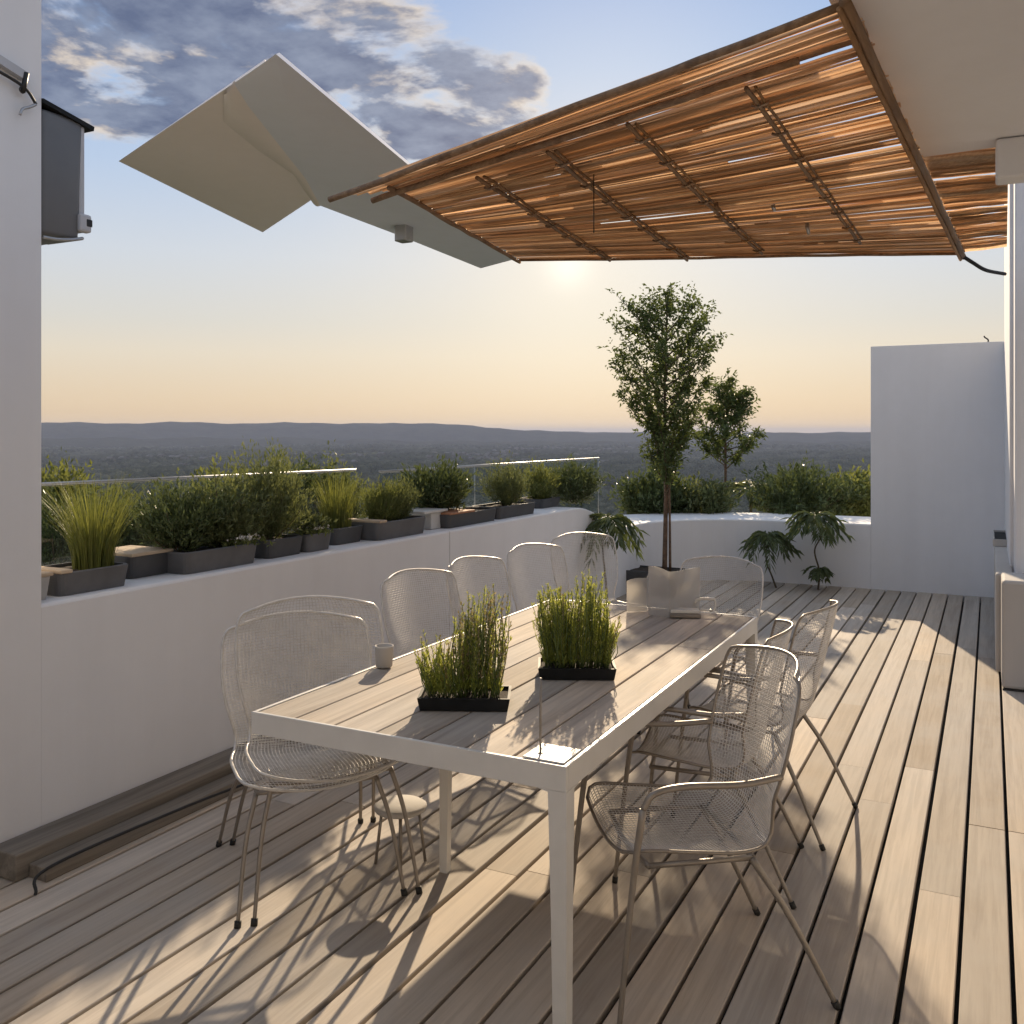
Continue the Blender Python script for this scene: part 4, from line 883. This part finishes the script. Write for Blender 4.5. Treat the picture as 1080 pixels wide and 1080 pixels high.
for kk in range(4):
    ico = N.new('GeometryNodeMeshIcoSphere'); ico.inputs['Subdivisions'].default_value = 4; ico.inputs['Radius'].default_value = 1.0
    sp = N.new('GeometryNodeSetPosition'); nz = N.new('ShaderNodeTexNoise'); nz.noise_dimensions = '4D'; nz.inputs['W'].default_value = kk * 7.7; nz.inputs['Scale'].default_value = 3.4; nz.inputs['Detail'].default_value = 4; nz.inputs['Roughness'].default_value = .7
    pos = N.new('GeometryNodeInputPosition'); ma = N.new('ShaderNodeMath'); ma.operation = 'MULTIPLY_ADD'; ma.inputs[1].default_value = 1.3; ma.inputs[2].default_value = -.62
    vm = N.new('ShaderNodeVectorMath'); vm.operation = 'SCALE'; Lk(nz.outputs[0], ma.inputs[0]); Lk(pos.outputs[0], vm.inputs[0]); Lk(ma.outputs[0], vm.inputs['Scale']); Lk(ico.outputs[0], sp.inputs[0]); Lk(vm.outputs[0], sp.inputs['Offset'])
    sm = N.new('GeometryNodeSetMaterial'); sm.inputs['Material'].default_value = M['forest']; Lk(sp.outputs[0], sm.inputs[0]); Lk(sm.outputs[0], g2i.inputs[0])
sz = N.new('GeometryNodeInputNamedAttribute'); sz.data_type = 'FLOAT'; sz.inputs['Name'].default_value = 'size'
cv = N.new('ShaderNodeCombineXYZ'); mm = N.new('ShaderNodeMath'); mm.operation = 'MULTIPLY'; mm.inputs[1].default_value = .85
Lk(sz.outputs[0], cv.inputs[0]); Lk(sz.outputs[0], cv.inputs[1]); Lk(sz.outputs[0], mm.inputs[0]); Lk(mm.outputs[0], cv.inputs[2])
rv = N.new('FunctionNodeRandomValue'); rv.data_type = 'FLOAT_VECTOR'; rv.inputs[1].default_value = (0.2, 0.2, 6.28)
Lk(gi.outputs[0], iop.inputs['Points']); Lk(g2i.outputs[0], iop.inputs['Instance']); Lk(cv.outputs[0], iop.inputs['Scale']); Lk(rv.outputs[0], iop.inputs['Rotation']); Lk(iop.outputs[0], go.inputs[0])
forest.modifiers.new('forest', 'NODES').node_group = ng

hm = MB()
for _ in range(420):
    r = random.uniform(1500, 5200); a = R(random.uniform(-42, 42)) - YAW; x, y = r * math.sin(a), r * math.cos(a)
    if math.sin(x / 310) + math.sin(y / 270 + 1) < .35: continue
    for _k in range(random.randint(2, 5)):
        px_, py_ = x + random.uniform(-60, 60), y + random.uniform(-60, 60); z_ = ter_z(px_, py_); w_, d_, h_ = random.uniform(5, 11), random.uniform(5, 9), random.uniform(9, 15)
        hm.add([(px_ - w_, py_ - d_, z_), (px_ + w_, py_ - d_, z_), (px_ + w_, py_ + d_, z_), (px_ - w_, py_ + d_, z_), (px_ - w_, py_ - d_, z_ + h_), (px_ + w_, py_ - d_, z_ + h_), (px_ + w_, py_ + d_, z_ + h_), (px_ - w_, py_ + d_, z_ + h_), (px_ - w_, py_, z_ + h_ + 4), (px_ + w_, py_, z_ + h_ + 4)],
            [(0, 1, 5, 4), (1, 2, 6, 9, 5), (2, 3, 7, 6), (3, 0, 4, 8, 7), (4, 5, 9, 8), (6, 7, 8, 9)])
hm.build('distant_town', 'town', kind='stuff', fix=False)

# haze: one closed box round everything
mz, t = new_mat('haze_air')
t.n('ShaderNodeOutputMaterial', {'Volume': t.n('ShaderNodeVolumePrincipled', {'Color': (0.50, 0.56, 0.76, 1), 'Density': 0.000068, 'Anisotropy': 0.0}).outputs[0]})
M['haze'] = mz
MB().box((-21000, -21000, -92), (21000, 21000, 96)).build('haze', 'haze', kind='stuff')

# ------------------------------------------------------------------ light
EXPO = 1.25
SUN_EL, SUN_AZ = R(21.5), YAW - R(7.5)         # azimuth measured from +Y towards -X
sd = Vector((-math.sin(SUN_AZ) * math.cos(SUN_EL), math.cos(SUN_AZ) * math.cos(SUN_EL), math.sin(SUN_EL)))
sun = bpy.data.lights.new('sun', 'SUN'); sun.energy = 3.2; sun.angle = R(0.6); sun.color = (1.0, 0.80, 0.55)
so = bpy.data.objects.new('sun', sun); col.objects.link(so); so.rotation_euler = sd.to_track_quat('Z', 'Y').to_euler(); so.location = sd * 50

w = bpy.data.worlds.new('World'); scene.world = w; w.use_nodes = True; t = NT(w.node_tree)
sky = t.n('ShaderNodeTexSky', sky_type='NISHITA', sun_disc=False, sun_elevation=SUN_EL, sun_rotation=-SUN_AZ, air_density=1.0, dust_density=1.5, ozone_density=1.2).outputs[0]
dirv = t.n('ShaderNodeVectorMath', {0: t.n('ShaderNodeTexCoord').outputs['Generated']}, operation='NORMALIZE').outputs[0]
sx = t.n('ShaderNodeSeparateXYZ', {0: dirv}).outputs; z = sx[2]
def lin(r, g, b, k=1.0):
    f = lambda c: ((c / 255 + .055) / 1.055) ** 2.4 if c > 10 else c / 255 / 12.92
    return tuple(f(c) * k for c in (r, g, b))
grad = t.ramp(z, [(0.0, lin(240, 208, 164)), (0.02, lin(233, 205, 166)), (0.05, lin(230, 210, 181)), (0.082, lin(228, 216, 196)), (0.115, lin(217, 214, 206)), (0.18, lin(207, 214, 223)), (0.26, lin(184, 203, 229)), (0.36, lin(156, 187, 227)), (0.44, lin(140, 172, 220)), (0.62, lin(178, 193, 215)), (1.0, lin(190, 199, 214))])  # uppermost stops lie out of view, brightened to add ambient fill
def dirdot(v):
    v = Vector(v).normalized(); return t.n('ShaderNodeVectorMath', {0: dirv, 1: tuple(v)}, operation='DOT_PRODUCT').outputs['Value']
gd = pt(599, 279, 1.0) - Vector((0, 0, CAMH)); g0 = dirdot(gd)
glow = t.math('POWER', t.math('MAXIMUM', g0, 0.0), 34.0); glow2 = t.math('POWER', t.math('MAXIMUM', g0, 0.0), 260.0); glow3 = t.math('POWER', t.math('MAXIMUM', g0, 0.0), 4000.0)
c = t.mix(t.math('MULTIPLY', glow, 0.40), grad, lin(248, 234, 208))
c = t.mix(t.math('MULTIPLY', glow2, 0.35), c, lin(255, 244, 222))
c = t.mix(t.math('MULTIPLY', glow3, .25), c, (1.7, 1.6, 1.4))
# clouds on a level layer
pr = t.n('ShaderNodeVectorMath', {0: dirv, 3: t.math('DIVIDE', 1.0, t.math('ADD', t.math('MAXIMUM', z, 0.0), 0.10))}, operation='SCALE').outputs[0]
pr = t.n('ShaderNodeMapping', {0: pr, 1: (1.35, 0.4, 0.0), 3: (1.0, 1.0, 0.0)}).outputs[0]
n1 = t.noise(pr, 1.9, 8, 0.58, 0.25); n2 = t.noise(pr, 7.0, 6, 0.6); n3 = t.noise(pr, 4.2, 5, 0.6)
bank = dirdot(pt(170, 30, 1.0) - Vector((0, 0, CAMH))); bm_ = t.ramp(bank, [(math.cos(R(25)), 0.0), (math.cos(R(12)), 1.0)], 'EASE')
bank2 = t.ramp(dirdot(pt(470, 116, 1.0) - Vector((0, 0, CAMH))), [(math.cos(R(8)), 0.0), (math.cos(R(2.5)), 1.0)], 'EASE')
low = t.ramp(z, [(0.22, 0.0), (0.31, 1.0)], 'EASE')
cov = t.math('MULTIPLY', t.math('MAXIMUM', bm_, t.math('MULTIPLY', bank2, 1.1)), low)
dens = t.math('ADD', t.math('ADD', t.math('MULTIPLY', n1, 1.0), t.math('MULTIPLY', n2, 0.22)), t.math('MULTIPLY_ADD', cov, 0.34, -0.34))
alpha = t.ramp(dens, [(0.475, 0.0), (0.60, 1.0)], 'EASE'); core = t.ramp(t.math('ADD', dens, t.math('MULTIPLY_ADD', n3, 0.30, -0.15)), [(0.50, 0.0), (0.60, 1.0)], 'EASE')
cc = t.mix(core, lin(232, 216, 196), t.mix(t.ramp(n2, [(0.35, 0.0), (0.65, 1.0)]), lin(92, 105, 136), lin(136, 147, 170)))
alpha = t.math('MULTIPLY', alpha, t.ramp(z, [(0.10, 0.0), (0.24, 1.0)]))
c = t.mix(alpha, c, cc)
k = 10.0 / (2 ** EXPO)
c = t.n('ShaderNodeVectorMath', {0: c, 3: k}, operation='SCALE').outputs[0]
c = t.mix(0.02, c, sky)
t.n('ShaderNodeOutputWorld', {0: t.n('ShaderNodeBackground', {0: c, 1: 0.1}).outputs[0]})

# ------------------------------------------------------------------ render settings
scene.render.engine = 'CYCLES'
scene.view_settings.view_transform = 'Standard'; scene.view_settings.look = 'None'; scene.view_settings.exposure = EXPO; scene.view_settings.gamma = 1
cy_ = scene.cycles; cy_.max_bounces = 8; cy_.diffuse_bounces = 4; cy_.glossy_bounces = 3; cy_.transmission_bounces = 4; cy_.transparent_max_bounces = 16; cy_.volume_bounces = 1
cy_.use_denoising = True; cy_.sample_clamp_indirect = 6.0; cy_.caustics_reflective = False; cy_.caustics_refractive = False
